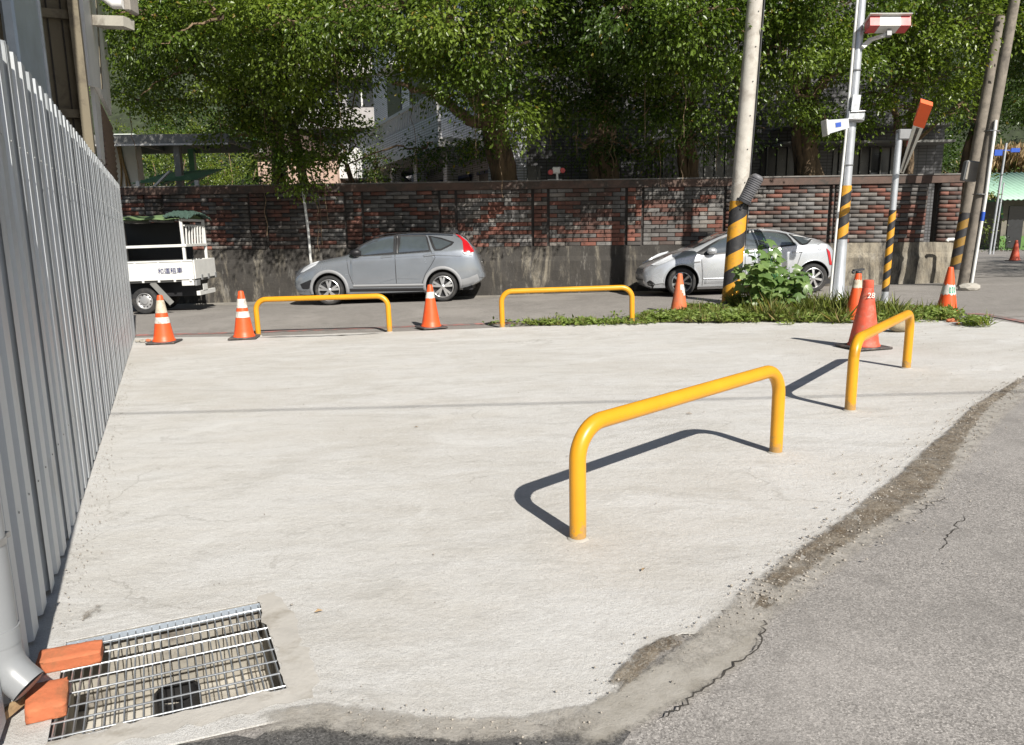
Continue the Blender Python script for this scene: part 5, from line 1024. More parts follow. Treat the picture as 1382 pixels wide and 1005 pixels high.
for k_2 in range(3): w_ = bx('window', (1.6+k_2*3.2, -.02, 6.0), (3.6+k_2*3.2, .04, 7.8), 'dark_glass', th); bx('frame', (1.5+k_2*3.2, -.02, 5.9), (3.7+k_2*3.2, .07, 6.0), 'panel_white', w_); bx('awning', (1.4+k_2*3.2, 0, 7.9), (3.8+k_2*3.2, .5, 8.0), 'panel_white', w_)
fh = bld('shaded_tiled_building', (-.6, 22.3, 0), 'tiled building coloured dark for the deep shade behind the tree trunks', 'building')
bx('front_wall', (0, 0, -.2), (13.2, 8, 9.5), 'tile_shaded', fh); bx('white_corner', (-.02, -.06, -.2), (1.1, -.005, 5), 'tile_white', fh)
for x0, x1, z0, z1 in ((.95, 1.5, 2.2, 3.5), (4.6, 7.2, 2.4, 4.2), (7.9, 9.4, 2.2, 4.0), (10, 12.4, 2.0, 3.9), (3.0, 5.0, 6.0, 7.5), (6.5, 9, 6.0, 7.5)):
    w_ = bx('window', (x0, -.04, z0), (x1, .02, z1), 'dark_glass', fh); bx('sill', (x0-.06, -.12, z0-.08), (x1+.06, .0, z0-.005), 'panel_white', w_)
    for q in np.arange(x0+.15, x1, .3): bx('grille_bar', (q, -.10, z0), (q+.03, -.07, z1), 'steel_grey', w_)
for z_ in (3.95, 4.4): bx('awning', (8.2, -.9, z_), (13, -.01, z_+.06), 'steel_grey', fh)
# farther blocks
ap_ = bld('apartment_block', (-12.5, 46, 0), 'pale banded apartment block far behind the gap in the trees', 'building')
bx('facade', (0, 0, 0), (10, 9, 18), 'tile_far', ap_)
for f_ in range(6):
    bx('balcony_band', (-.1, -.9, 1.9+f_*2.9), (10.1, -.01, 3.0+f_*2.9), 'far_band', ap_)
    for q in range(4): w_ = bx('window', (.6+q*2.4, -.06, 3.2+f_*2.9), (2.3+q*2.4, .01, 4.6+f_*2.9), 'dark_glass', ap_); bx('frame', (1.4+q*2.4, -.1, 3.2+f_*2.9), (1.5+q*2.4, -.06, 4.6+f_*2.9), 'panel_white', w_)
pk = bld('pink_house', (W(425, 240, 30)[0], 30, 0), 'small pink walled house with white gable beyond the brick wall', 'house')
bx('wall', (-2.2, 0, 0), (.9, 5, 4.6), 'render_pink', pk); bx('side_wall', (.92, .4, 0), (3.2, 5, 3.2), 'panel_white', pk); b = MB(); b.prism([(.3, 3.8), (3.4, 3.8), (1.6, 5.0)], .35, 5, 'y'); b.build('gable', 'panel_white', pk)
w_ = bx('window', (1.1, .34, 2.4), (2.1, .42, 3.6), 'dark_glass', pk); bx('frame', (1.56, .3, 2.4), (1.64, .34, 3.6), 'panel_white', w_)
b = MB(); b.prism([(-2.5, 4.6), (1.1, 4.6), (-.7, 5.6)], -.2, 5.2, 'y'); b.build('roof', 'coping', pk)
# carport, pergola, pillar
cpn = bld('carport', W(158, 185, 23)*[1, 1, 0], 'green roofed carport on grey posts behind the left end of the wall', 'carport')
zc = W(240, 188, 23)[2]; xw = float(W(312, 188, 23)[0]-cpn.location[0])
b = MB(); nn_ = 48; b.grid(lambda u, v: (-3.2+u*(xw+3.2), -.2+v*3.0, zc+.1+.2*v+.025*math.sin(u*nn_*2.2)), nn_*4, 2); b.build('roof_sheet', 'roof_green', cpn, smooth=180)
bx('fascia', (-3.2, -.3, zc-.16), (xw, -.2, zc+.12), 'steel_grey', cpn); bx('fascia_trim', (-3.2, -.34, zc-.2), (xw, -.302, zc-.15), 'panel_white', cpn)
bx('rear_fascia', (-3.2, 2.82, zc-.1), (xw, 2.92, zc+.25), 'steel_grey', cpn)
for k_2 in range(5): bx('rafter', (-3+k_2*1.5, -.2, zc-.02), (-2.9+k_2*1.5, 2.8, zc+.08), 'steel_grey', cpn)
for px_2, y_ in ((240, .0), (259, 2.6)): x_ = float(W(px_2+1, 220, 23+y_)[0]-cpn.location[0]); bx('post', (x_-.09, y_-.09, 0), (x_+.09, y_+.09, zc), 'steel_grey' if y_ == 0 else 'frame_green', cpn)
pg = bld('green_awning', W(178, 247, 22)*[1, 1, 0], 'low green slatted awning frame with white brace behind the wall', 'awning')
zq = W(220, 236, 22)[2]
for k_2 in range(9): b = MB(); b.bar((.0+.02*k_2, .25*k_2, zq-.22+.055*k_2), (1.95, .25*k_2, zq-.12+.055*k_2), .16, .02); b.build('slat', 'frame_green', pg)
for x_ in (.2, .9, 1.6): b = MB(); b.bar((x_, -.1, zq-.28), (x_, 2.2, zq+.28), .05, .06); b.build('rafter', 'frame_green', pg)
b = MB(); b.bar((.35, -.2, 2.7), (1.2, -.2, zq+.08), .09, .05); b.build('brace', 'white_paint', pg)
for x_ in (.22, 1.9): bx('post', (x_-.05, -.12, 0), (x_+.05, -.02, zq-.16), 'white_paint', pg)
wp = bld('white_pillar', W(166, 240, 25)*[1, 1, 0], 'white rendered pillar with a dry vine beside the carport', 'pillar')
bx('shaft', (-.5, 0, 0), (.5, .4, 4.9), 'panel_white', wp); b = MB(); 
for q in range(3): b.tube([(-.1+.12*q+.1*math.sin(z*2+q), -.04, z) for z in np.linspace(0, 4.5, 16)], .03, 6)
b.build('vine', 'wood', wp)
# hut across the side road
hy_ = 40.0; hp_ = W(1348, 336, hy_); hut = bld('guard_hut', (hp_[0], hp_[1], plane(hp_[0])+.02), 'small hut with pale green corrugated roof across the side road', 'hut')
S2 = hy_/1000.0
bx('wall', (0, 0, 0), (6, 5, 2.75), 'hut_wall', hut); bx('green_band', (-.02, -.03, .0), (6, -.005, .75), 'hut_band', hut); bx('door', (.3, -.06, .1), (1.1, .0, 2.3), 'dark_glass', hut)
b = MB(); b.grid(lambda u, v: (-.95+u*8, -1.2+v*4.2, 2.62+v*1.6+.03*math.sin(u*180)+.0), 200, 2); o_ = b.build('roof', 'roof_mint', hut, smooth=180); md = o_.modifiers.new('s', 'SOLIDIFY'); md.thickness = .05
b = MB(); b.bar((-.9, -1.1, 2.55), (0, -.02, 1.7), .08, .08); b.bar((-.95, -1.1, 2.57), (-.02, 3, 2.62), .08, .1); b.build('roof_brace', 'frame_green', hut)
P = W(1340, 300, 34); P[2] = plane(P[0]); spn = empty('street_sign', P, label='thin metal sign post with small blue signs in front of the reeds', cat='sign')
b = MB(); b.tube([(0, 0, 0), (.22, 0, 4.9)], .05, 10); b.tube([(.16, 0, 0), (.3, 0, 3.2)], .035, 8); b.build('post', 'steel_pole', spn, smooth=60)
zz = W(1340, 203, 34)[2]-P[2]
b = MB(); b.box((-.12, -.05, zz-.1), (.36, .04, .26), bev=.01); b.build('sign_board', 'sign_blue', spn); b = MB(); b.box((.62, -.05, zz), (.4, .04, .18), bev=.01); b.bar((.1, -.02, zz), (.62, -.02, zz), .04, .04); b.build('sign_board', 'sign_blue', spn)
# ------------------------------------------------------------------ trees
def LB(px, py, Y, rx, ry, rz, wt=1.0): P = W(px, py, Y); return (P[0], P[1], P[2], rx, ry, rz, wt)
def limb(b, pts, r0, r1, n=9, wob=.05, seed=1):
    r = random.Random(seed); P = [Vector(q) for q in pts]; out = []
    for i in range(len(P)-1):
        for j in range(5): out.append(P[i].lerp(P[i+1], j/5)+Vector((r.gauss(0, wob), r.gauss(0, wob), r.gauss(0, wob*.5)))*(1 if 0 < i*5+j else 0))
    out.append(P[-1]); N = len(out); b.tube(out, [r0+(r1-r0)*(i/(N-1))**.8 for i in range(N)], n)
def tree(label, base, fork, lobes, limbs, r=.28, strands=4, dens=210, leaf=.10, pal=None, name='fig_tree', seed=1, clump=.60, group='trees behind the wall', droop=.35, weeps=0):
    lobes = lobes+[(fork[0]+dx, yy, zz, 2.1, 1.9, 1.2, .5) for dx, yy, zz in ((-1.2, 17.2, 8.6), (1.3, 18.2, 8.8))] if name == 'fig_tree' else lobes
    rt = empty(name, (base[0], base[1], 0), label=label, cat='tree', group=group); o0 = np.array([base[0], base[1], 0.0]); rr = random.Random(seed)
    b = MB(); fk = np.array(fork)-o0
    for k in range(strands):
        a = 2*PI*k/strands+rr.random(); off = np.array([math.cos(a), math.sin(a), 0])*r*.55
        limb(b, [tuple(off*1.5+[0, 0, -.3]), tuple(off*1.0+fk*.45*[1, 1, 1]+[rr.gauss(0, .06), 0, 0]), tuple(off*.8+fk), ], r*.75, r*.5, 10, .03, seed*7+k)
    for k, lb in enumerate(limbs):
        pts = [tuple(fk)]+[tuple(np.array(q)-o0) for q in lb]; limb(b, pts, r*.5, .05, 8, .06, seed*11+k)
    for k, lb in enumerate(lobes):
        if k % 2 == 0: c = np.array(lb[:3])-o0; m_ = (fk+c)/2+[rr.gauss(0, .3), rr.gauss(0, .3), .3]; limb(b, [tuple(fk), tuple(m_), tuple(c)], r*.28, .025, 6, .06, seed*13+k)
        for q in range(3):
            c = np.array(lb[:3])-o0; e = c+np.array([rr.uniform(-1, 1)*lb[3], rr.uniform(-1, .4)*lb[4], rr.uniform(-.8, .8)*lb[5]]); limb(b, [tuple(c), tuple((c+e)/2+[0, 0, .1]), tuple(e)], .035, .008, 5, .05, seed*17+k*3+q)
    for k in range(weeps):
        c = np.array(lobes[k % len(lobes)][:3])-o0+[rr.gauss(0, .6), rr.gauss(0, .4), 0]; limb(b, [tuple(c), tuple(c+[.05, 0, -.9]), tuple(c+[.08, 0, -1.6-rr.random()])], .012, .006, 4, .03, k)
    b.build('trunk', 'bark', rt, smooth=60)
    V, F, T = foliage(lobes, dens, leaf, pal or PALF, clump, droop); bigmesh('crown', V-o0, F, 'leaf', T, rt); return rt
PALF = ((.04, .078, .009), (.165, .225, .032)); PALD = ((.022, .046, .007), (.08, .13, .019)); PALY = ((.075, .12, .014), (.17, .21, .03))
tree('dense bright green fig tree over the white truck at the left', (-6.35, 20.9), W(372, 160, 20.6), 
     [LB(185, 40, 18.4, 1.1, 1.2, 1.1), LB(250, 95, 18.2, 1.25, 1.2, 1.0), LB(185, 135, 19.6, .8, 1.0, .7, .8), LB(330, 55, 17.2, 1.4, 1.3, 1.2), LB(405, 100, 17.8, 1.1, 1.2, 1.0), LB(345, 140, 18.6, 1.2, 1.1, .8), LB(260, 20, 17.6, 1.5, 1.4, 1.2), LB(410, 15, 16.8, 1.4, 1.4, 1.1), LB(300, -70, 17.4, 1.9, 1.8, 1.4, .7), LB(420, -80, 17, 1.8, 1.8, 1.3, .7), LB(200, -60, 18.5, 1.7, 1.7, 1.3, .7), LB(300, 25, 15.4, 1.3, 1.0, .75, .8), LB(395, 30, 15.3, 1.2, 1.0, .7, .8), LB(215, 20, 16, 1.3, 1.1, .8, .8)],
     [[W(290, 110, 19.7), W(230, 90, 19.5)], [W(380, 80, 18.8)]], .19, 4, seed=2, weeps=4)
tree('drooping fig tree with hanging lower branches above the thin white wall pipe', (-5.1, 20.6), W(395, 170, 20.2),
     [LB(330, 185, 18.9, .9, .8, .55), LB(385, 200, 18.7, .8, .8, .65), LB(425, 165, 18.7, .8, .8, .7), LB(455, 205, 19.4, .55, .6, .55, .8), LB(400, 232, 18.8, .45, .4, .35, .9), LB(470, 35, 17.0, 1.1, 1.2, .9), LB(455, 105, 18.3, .65, .8, .7, .8), LB(530, 20, 17.2, 1.1, 1.2, .8), LB(500, -60, 16.8, 1.7, 1.7, 1.2, .7), LB(470, 15, 15.3, 1.1, 1.0, .6, .6), LB(545, 10, 15.3, 1.1, 1.0, .6, .6)],
     [[W(440, 190, 19.6)], [W(470, 60, 18.4)]], .15, 3, seed=3, weeps=6, pal=((.032, .064, .008), (.14, .195, .028)))
tree('small leaning tree with thin dark stems above the grey car', (-3.7, 21.3), W(468, 222, 21.2),
     [LB(575, 200, 21.3, .35, .3, .35, .7), LB(505, 225, 24, .6, .6, .6, .7), LB(470, 180, 20.5, .6, .6, .4, .7)],
     [[W(440, 200, 21.1), W(425, 180, 21)], [W(455, 190, 21.2)]], .07, 2, seed=4, pal=((.045, .085, .012), (.12, .18, .03)), leaf=.1)
tree('big spreading fig tree with thick brown forked trunk at the house corner', (.45, 20.75), W(668, 175, 20.3),
     [LB(600, 30, 16.6, 1.3, 1.3, 1.0), LB(665, 85, 16.4, 1.25, 1.3, .9), LB(605, 95, 17.6, .9, 1.0, .6, .9), LB(690, 150, 17.3, .75, .9, .65), LB(735, 50, 18.2, 1.0, 1.2, 1.0), LB(640, 195, 19.8, .5, .5, .45, .7), LB(640, 140, 18.6, .6, .7, .4, .8), LB(735, 130, 18.6, .8, .8, .7, .8), LB(620, -60, 16.6, 1.8, 1.8, 1.3, .7), LB(730, -60, 16.6, 1.8, 1.8, 1.3, .7), LB(610, 30, 15.2, 1.2, 1.0, .75), LB(690, 15, 15.2, .8, .9, .7)],
     [[W(620, 150, 20), W(575, 122, 19.4), W(530, 112, 19)], [W(690, 100, 19)], [W(640, 90, 18.5)]], .36, 5, seed=5, weeps=5)
tree('fig tree with leaves coloured dark for shade and broad rooted trunk right of the red wall lamp', (2.75, 20.9), W(812, 140, 20.6),
     [LB(790, 95, 18.4, 1.1, 1.2, .9), LB(840, 40, 16.6, 1.3, 1.3, 1.0), LB(800, 150, 18.6, .9, .9, .7), LB(855, 130, 18.2, .8, .9, .8), LB(790, 200, 19.6, .5, .6, .45, .7), LB(850, 205, 19.6, .6, .6, .4, .8), LB(760, 20, 18, 1.1, 1.2, .9), LB(745, -115, 15.3, 1.5, 1.1, .9, .9), LB(830, -115, 15.3, 1.5, 1.1, .9, .9), LB(810, -60, 16.8, 1.8, 1.8, 1.3, .7), LB(850, 10, 15.4, 1.2, 1.0, .8)],
     [[W(800, 60, 19.5)], [W(840, 90, 19.2)]], .42, 6, seed=6, pal=PALD, weeps=6)  # dark palette paints the shade of the boughs in front into these leaves
tree('dark green fig tree left of the utility pole with pale lit trunk', (5.1, 20.6), W(925, 165, 20.3),
     [LB(905, 55, 16.6, 1.3, 1.3, 1.0), LB(960, 30, 16.4, 1.1, 1.3, 1.0), LB(900, 140, 18.0, .8, .9, .8), LB(935, 190, 18.9, .65, .6, .5), LB(960, 110, 17.8, .8, .9, .8), LB(880, 205, 19.4, .5, .5, .4, .8), LB(1000, 165, 19.2, .6, .7, .6, .7), LB(920, -60, 16.6, 1.8, 1.8, 1.3, .7), LB(930, 20, 15.5, 1.1, 1.0, .8)],
     [[W(955, 60, 19)], [W(900, 90, 19)]], .26, 4, seed=7, pal=((.03, .062, .008), (.12, .18, .024)), weeps=5)
tree('green fig tree behind the steel pole with several pale roots', (8.3, 20.6), W(1085, 165, 20.4),
     [LB(1050, 60, 17.0, 1.1, 1.2, 1.0), LB(1100, 25, 16.8, 1.2, 1.3, 1.0), LB(1075, 130, 18.4, .8, .8, .6, .8), LB(1130, 100, 18.0, .7, .8, .7, .8), LB(1040, 5, 16.6, 1.2, 1.3, 1.0), LB(1110, 160, 19.2, .6, .6, .35, .8), LB(1060, -70, 16.8, 1.8, 1.8, 1.3, .7)],
     [[W(1060, 80, 19.2)], [W(1130, 60, 18.8)]], .34, 6, seed=8, pal=((.038, .076, .009), (.15, .21, .03)))
tree('bright leafy tree whose low bough hangs behind the raised barrier arm', (11.6, 21.6), W(1225, 200, 21.3),
     [LB(1205, 115, 19.0, .95, .9, .6), LB(1262, 110, 18.8, .95, .9, .65), LB(1300, 140, 19.0, .5, .6, .6, .9), LB(1165, 150, 19.4, .7, .7, .5, .9), LB(1230, 150, 19.2, .6, .6, .4, .9), LB(1215, 30, 18.4, 1.4, 1.4, 1.0), LB(1290, 30, 18.4, 1.3, 1.4, .9), LB(1160, 60, 18.8, .9, 1, .8, .8), LB(1270, -50, 18, 1.9, 1.8, 1.2, .7), LB(1180, -60, 17.6, 1.7, 1.8, 1.2, .7)],
     [[W(1200, 130, 20), W(1170, 125, 19.5)], [W(1270, 120, 19.6)]], .2, 3, seed=9, pal=((.05, .092, .010), (.19, .255, .034)))
tree('tall dark tree leaning over the old pole at the right', (14.8, 25.5), W(1330, 110, 25.2),
     [LB(1345, 30, 22, 1.5, 1.5, 1.0), LB(1400, 70, 23, 1.6, 1.5, 1.3), LB(1315, 165, 25, .5, .7, .6, .8), LB(1420, 0, 21, 1.8, 1.8, 1.4), LB(1345, -60, 21, 1.9, 1.8, 1.3, .8), LB(1390, 140, 28, 1.3, 1.4, 1.1)],
     [[W(1380, 60, 24)]], .24, 3, seed=10, pal=PALD)
tree('leafy tree off the right side whose shade falls on the side road', (19.5, 15.5), (19.3, 15.5, 3.2), [(18.6, 15.0, 5.6, 2.4, 2.2, 1.5, .8), (20.5, 16.2, 6.6, 2.4, 2.2, 1.6, .8), (18.9, 13.6, 6.8, 2.2, 2.0, 1.4, .8), (22.6, 19.5, 5.6, 2.4, 2.4, 1.6, .8), (24.6, 21.5, 6.6, 2.4, 2.4, 1.8, .8), (21.5, 17.0, 8.2, 2.4, 2.4, 1.4, .8)], [], .24, 3, seed=12, name='shade_tree', dens=90, group='trees beside the side road')
# shrubs beyond the wall
def shrub(label, lobes, pal, dens=60, leaf=.09, name='shrub', group='shrubs beyond the wall', clump=.35):
    c = np.array(lobes[0][:3]); rt = empty(name, (c[0], c[1], 0), label=label, cat='shrub', group=group); o0 = np.array([c[0], c[1], 0]); b = MB()
    for k, lb in enumerate(lobes): limb(b, [(0, 0, 0), tuple((np.array(lb[:3])-o0)*[.6, .6, .5]), tuple(np.array(lb[:3])-o0)], .06, .015, 6, .06, k)
    b.build('stem', 'bark', rt, smooth=60); V, F, T = foliage(lobes, dens, leaf, pal, clump, .15, .6); bigmesh('crown', V-o0, F, 'leaf', T, rt); return rt
shrub('yellow green clipped shrub under the carport roof', [LB(205, 215, 31, 1.2, 1, .8), LB(250, 215, 31, 1.2, 1, .8), LB(225, 245, 31, 1.7, 1, .8), LB(180, 190, 33, 1.2, 1.2, .9), LB(240, 180, 33, 1.4, 1.2, .9)], PALY)
shrub('sunlit yellow green shrub right of the carport posts', [LB(300, 218, 30, 1.1, 1, .8), LB(345, 228, 29.5, 1, 1, .7), LB(310, 248, 29.5, 1.5, 1, .6), LB(280, 235, 30, .9, .9, .7), LB(310, 185, 32, 1.2, 1, .9)], PALY)
shrub('dark mottled shrub above the wall beside the pink house', [LB(385, 232, 23.5, .5, .6, .6), LB(365, 252, 23, .8, .6, .4), LB(410, 250, 22.5, .5, .6, .4)], PALD)
shrub('green palm like bush left of the house balcony', [LB(505, 200, 28, .8, .8, 1.2), LB(500, 245, 27, .9, .9, .9), LB(495, 225, 26, .5, .5, .5)], ((.05, .085, .012), (.13, .18, .03)))
shrub('yellow green hedge bush at the right end of the brick wall', [LB(1302, 240, 27, .7, .9, 1.0), LB(1305, 290, 27, .5, .9, 1.2), LB(1298, 320, 27, .5, .9, .8)], ((.06, .10, .012), (.16, .20, .03)))
shrub('dark low bush in front of the green roofed hut', [LB(1352, 334, 38, .9, .5, .4), LB(1368, 336, 38.3, .7, .5, .4), LB(1339, 338, 38.5, .5, .4, .3)], ((.015, .03, .01), (.03, .055, .015)), 40, .12)
# reeds
n_ = 9000; X_ = RNG.uniform(0, 1, n_); P = np.array([W(1335+X_[i]*75, 270, 47+RNG.uniform(0, 3)) for i in range(n_)]); hgt = RNG.uniform(1.2, 3.4, n_)+1.2*np.sin(X_*9)**2
C = P.copy(); C[:, 2] = .9; D = np.stack([RNG.normal(size=n_)*.16, RNG.normal(size=n_)*.16, np.ones(n_)], 1); N_ = unit(RNG.normal(size=(n_, 3)))
V, F = leaf_quads(C, D, N_, hgt+1.2, np.full(n_, .07)); T = np.array([.10, .12, .03])+RNG.random((n_, 1))*np.array([.1, .07, .02])
V = V.reshape(-1, 4, 3); tip = V[:, 2]; k5_ = 3; PC = np.repeat(tip, k5_, 0)+RNG.normal(size=(n_*k5_, 3))*.1; PD = np.repeat(unit(D), k5_, 0)+RNG.normal(size=(n_*k5_, 3))*.3
V2, F2 = leaf_quads(PC-[0, 0, .5], PD, unit(RNG.normal(size=(n_*k5_, 3))), np.full(n_*k5_, .6), np.full(n_*k5_, .12)); T2 = np.array([.42, .31, .17])*(.7+.5*RNG.random((n_*k5_, 1)))
V = V.reshape(-1, 3); tag(bigmesh('reeds', np.concatenate([V, V2]), np.concatenate([F, F2+len(V)]), 'reed', np.concatenate([np.repeat(T, 4, 0), np.repeat(T2, 4, 0)])), kind='stuff')
# wooded hill behind everything
hl = MB(); hl.grid(lambda u, v: (-90+u*190, 52+v*60, -.3+v*46*(.8+.2*math.sin(u*9))+math.sin(u*31+v*13)), 60, 16); tag(hl.build('hill', 'hill_soil', smooth=180), kind='structure')
far = []
for k in range(150):
    x = RNG.uniform(-36, 50); y = RNG.uniform(36, 60); z = RNG.uniform(2, 6)+max(0, (y-50))*.75; far.append((x, y, z, 2.4, 2.2, 2.4, .45))
for k in range(46): x = -14+k*.95 if k < 30 else RNG.uniform(-12, 16); far.append((x, RNG.uniform(31, 36) if x < 0 else RNG.uniform(31.5, 36), RNG.uniform(5.5, 13), 2.2, 2.0, 2.2, .55))
far = [q for q in far if not (15 < q[0] < 36 and q[1] < 47)]
far = [q for q in far if not (-12.5 < q[0]*30/q[1] < -3.2 and q[1] < 47)] + [LB(430, 60, 40, 1.6, 1.5, 2.0, .6), LB(580, 40, 38, 1.6, 1.5, 2.2, .6)]
V, F, T = foliage(far, 46, .24, ((.018, .042, .008), (.06, .10, .016)), .8, .3); tag(bigmesh('far_wood', V, F, 'leaf', T), kind='stuff')
# ------------------------------------------------------------------ weeds on the verge
bed = jag([g2(q) for q in ((730, 440), (860, 436), (980, 436), (1100, 434), (1232, 429), (1236, 423), (1195, 417), (1100, 412), (1000, 412), (930, 418), (860, 428), (760, 436))], .05, .2, 21)
def zbed(x, y): return gz(x, y)+.018
sheet('verge_soil', bed, [], 0, 'ground_soil', zf=zbed)
def inpoly(x, y, poly):
    P_ = np.array(poly); c = np.zeros(len(x), bool); j = len(P_)-1
    for i in range(len(P_)):
        c ^= ((P_[i, 1] > y) != (P_[j, 1] > y)) & (x < (P_[j, 0]-P_[i, 0])*(y-P_[i, 1])/(P_[j, 1]-P_[i, 1]+1e-12)+P_[i, 0]); j = i
    return c
bp_ = np.array(bed); nT = 800; x = RNG.uniform(bp_[:, 0].min(), bp_[:, 0].max(), nT*3); y = RNG.uniform(bp_[:, 1].min(), bp_[:, 1].max(), nT*3); k_i = inpoly(x, y, bed) & (np.sin(x*7.1+np.sin(y*5)*2)+np.sin(y*9.3+x*2.7)+RNG.normal(size=len(x))*.5 > .5); x, y = x[k_i], y[k_i]; k_i = (x > 2.3) | (RNG.random(len(x)) < .45); x, y = x[k_i], y[k_i]
ext = np.array([g2((1150+RNG.normal()*40, 432+RNG.normal()*2.5)) for _ in range(120)]+[g2((1262+RNG.normal()*12, 428+RNG.normal()*2.2)) for _ in range(110)]+[g2((1312+RNG.normal()*9, 439+RNG.normal()*1.2)) for _ in range(14)]+[g2((1010+RNG.normal()*70, 431+RNG.normal()*2.5)) for _ in range(170)]+[g2((780+RNG.normal()*45, 437.5+RNG.normal()*1.0)) for _ in range(70)])
x = np.concatenate([x, ext[:, 0]]); y = np.concatenate([y, ext[:, 1]])
nb = 22; X_ = np.repeat(x, nb); Y_ = np.repeat(y, nb); hs_ = np.repeat(.5+RNG.random(len(x))*.9, nb); C = np.stack([X_+RNG.normal(size=len(X_))*.04, Y_+RNG.normal(size=len(X_))*.04, np.array([gz(a, b_) for a, b_ in zip(X_, Y_)])+.012], 1)
small = np.where(X_ < 2.4, .6, 1.0)
D = np.stack([RNG.normal(size=len(X_))*.6, RNG.normal(size=len(X_))*.6, .35+RNG.random(len(X_))], 1); V, F = leaf_quads(C, D, unit(np.stack([RNG.normal(size=len(X_)), RNG.normal(size=len(X_)), np.ones(len(X_))*.3], 1)), hs_*small*RNG.uniform(.06, .15, len(X_))*np.where((X_ > 4.3) & (X_ < 6.6), 1.5, .85)*(1.15+.75*np.sin(X_*6.1+2*np.sin(Y_*7))), RNG.uniform(.008, .016, len(X_)))
t_ = RNG.random((len(X_), 1)); T = np.array([.10, .14, .025])*(1-t_)+np.array([.30, .33, .09])*t_; dry = RNG.random(len(X_)) < .14; T[dry] = (.28, .22, .1)
nb2 = 12; X2 = np.repeat(x, nb2); Y2 = np.repeat(y, nb2); C2_ = np.stack([X2+RNG.normal(size=len(X2))*.07, Y2+RNG.normal(size=len(X2))*.07, np.array([gz(a, b_) for a, b_ in zip(X2, Y2)])+.02+RNG.random(len(X2))*.12*np.where(X2 < 2.4, .5, 1)], 1)
D2 = np.stack([RNG.normal(size=len(X2)), RNG.normal(size=len(X2)), RNG.normal(size=len(X2))*.3+.15], 1); V2, F2 = leaf_quads(C2_, D2, unit(np.stack([RNG.normal(size=len(X2))*.4, RNG.normal(size=len(X2))*.4-.3, np.ones(len(X2))], 1)), RNG.uniform(.05, .11, len(X2)), RNG.uniform(.03, .06, len(X2)))
t2 = RNG.random((len(X2), 1)); T2 = np.array([.09, .14, .025])*(1-t2)+np.array([.24, .31, .08])*t2
tag(bigmesh('weeds', np.concatenate([V, V2]), np.concatenate([F, F2+len(V)]), 'grass_leaf', np.concatenate([np.repeat(T, 4, 0), np.repeat(T2, 4, 0)])), kind='stuff')
# tall leafy weed with lobed leaves
P = G(1042, 424); lp = empty('leafy_weed', (P[0], P[1]+.25, gz(P[0], P[1])), label='tall leafy weed with big lobed leaves growing beside the striped utility pole', cat='plant')
meshes = []
for v in range(6):
    b = MB(); pts = [(0, 0, .0)]; r1 = random.Random(v); K = 15
    for k in range(K+1):
        a = -PI*.42+PI*1.84*k/K; r_ = .5*(1+.28*math.cos(a*5-2.6))*(.8+.2*math.sin(a))*(1+r1.uniform(-.06, .06)); pts.append((r_*math.cos(a), .32+r_*math.sin(a), -.12*r_*r_*4+.03*math.cos(a*5)))
    pts[0] = (0, .3, .05); b.add(pts, [(0, k, k+1) for k in range(1, K+1)]); o = b.build('leaf', 'leaf', fix=False)
    col = np.ones((len(pts), 4), np.float32); base = np.array([(.15, .23, .075), (.20, .29, .10), (.11, .185, .055), (.17, .25, .10), (.22, .30, .11), (.13, .21, .07)][v]); col[:, :3] = base; a_t = o.data.attributes.new('tint', 'FLOAT_COLOR', 'POINT'); a_t.data.foreach_set('color', col.ravel()); shade(o.data, 180); meshes.append(o.data); bpy.data.objects.remove(o)
rr = random.Random(11); tips = []
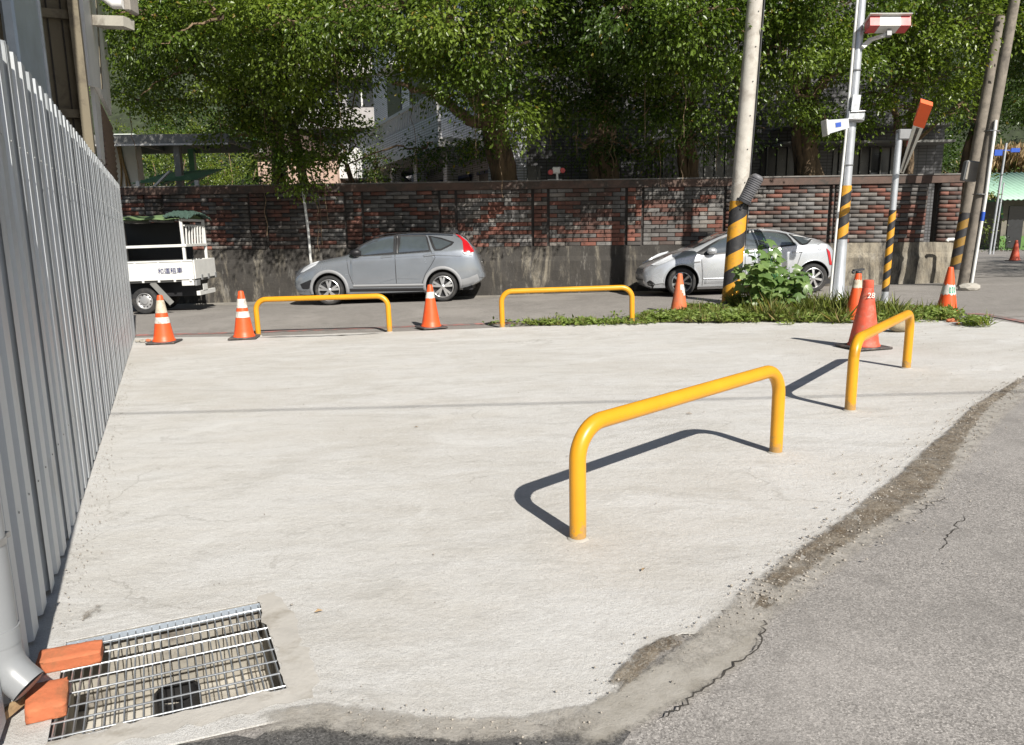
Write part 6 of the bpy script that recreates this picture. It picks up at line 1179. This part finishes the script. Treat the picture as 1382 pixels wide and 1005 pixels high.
for k in range(14):
    ex = W(1000+k*6.8+rr.uniform(-5, 5), 312+rr.uniform(0, 45)+abs(k-4)*4.6, P[1]+.25+rr.uniform(-.35, .35)); e = np.array(ex)-np.array(lp.location); b0 = np.array([rr.gauss(.1, .18), rr.gauss(0, .12), 0]); m_ = b0*.6+e*.5+np.array([rr.gauss(0, .08), 0, .1])
    b = MB(); limb(b, [tuple(b0), tuple(m_), tuple(e)], .014, .005, 6, .012, k); b.build('stem', 'frame_green', lp, smooth=60)
    for q in range(17):
        f = .08+.92*(q/16)**.85; pt = (b0*(1-f)**2+2*m_*f*(1-f)+e*f*f); a = rr.random()*2*PI; sz = rr.uniform(.16, .31)*(1.0 if f < .85 else .8)
        o = bpy.data.objects.new('leaf', rr.choice(meshes)); COL.objects.link(o); o.parent = lp
        dr = Vector((math.cos(a), math.sin(a)*.8-.35, rr.uniform(-.5, .25))).normalized(); nn = Vector((rr.gauss(.1, .3), -.75+rr.gauss(0, .3), .7)); xx = dr.cross(nn).normalized(); n3 = xx.cross(dr)
        o.matrix_parent_inverse = Matrix.Identity(4); o.rotation_euler = Matrix((xx, dr, n3)).transposed().to_euler(); o.scale = (sz*1.05,)*3; o.location = Vector(pt)+dr*.05
for k in range(4):
    b = MB(); s_ = rr.uniform(.018, .035); b.add([(-s_, 0, .003), (0, -s_*.45, .008), (s_*1.1, 0, .004), (0, s_*.5, .012)], [(0, 1, 2), (0, 2, 3)]); o = b.build('dry_leaf', 'wood', fix=False); P = G(*[(430, 829), (868, 772), (562, 578), (930, 560)][k]); o.location = (P[0], P[1], plane(P[0])+.012); o.rotation_euler = (0, 0, rr.random()*6); tag(o, ['small dry brown leaf on the slab just right of the drain grate', 'small dry leaf on the slab in front of the nearest yellow hoop', 'small dry leaf lying in the middle of the open slab', 'small dry leaf under the top tube of the nearest yellow hoop'][k], 'dry leaf', 'dry leaf scraps on the slab')
P = W(926, 5, 19.2); oc = empty('orange_cloth', P, label='small orange and blue cloth caught high in the tree left of the pole', cat='cloth')
b = MB(); b.grid(lambda u, v: (-.17+.34*u, .05*math.sin(u*7+v*4), -.16+.22*v+.06*math.sin(u*5)), 8, 6); o = b.build('cloth', 'arm_orange', oc, smooth=180); md = o.modifiers.new('s', 'SOLIDIFY'); md.thickness = .01
b = MB(); b.bar((-.02, 0, .06), (.04, 0, .3), .06, .03); b.build('blue_cord', 'sign_blue', oc)
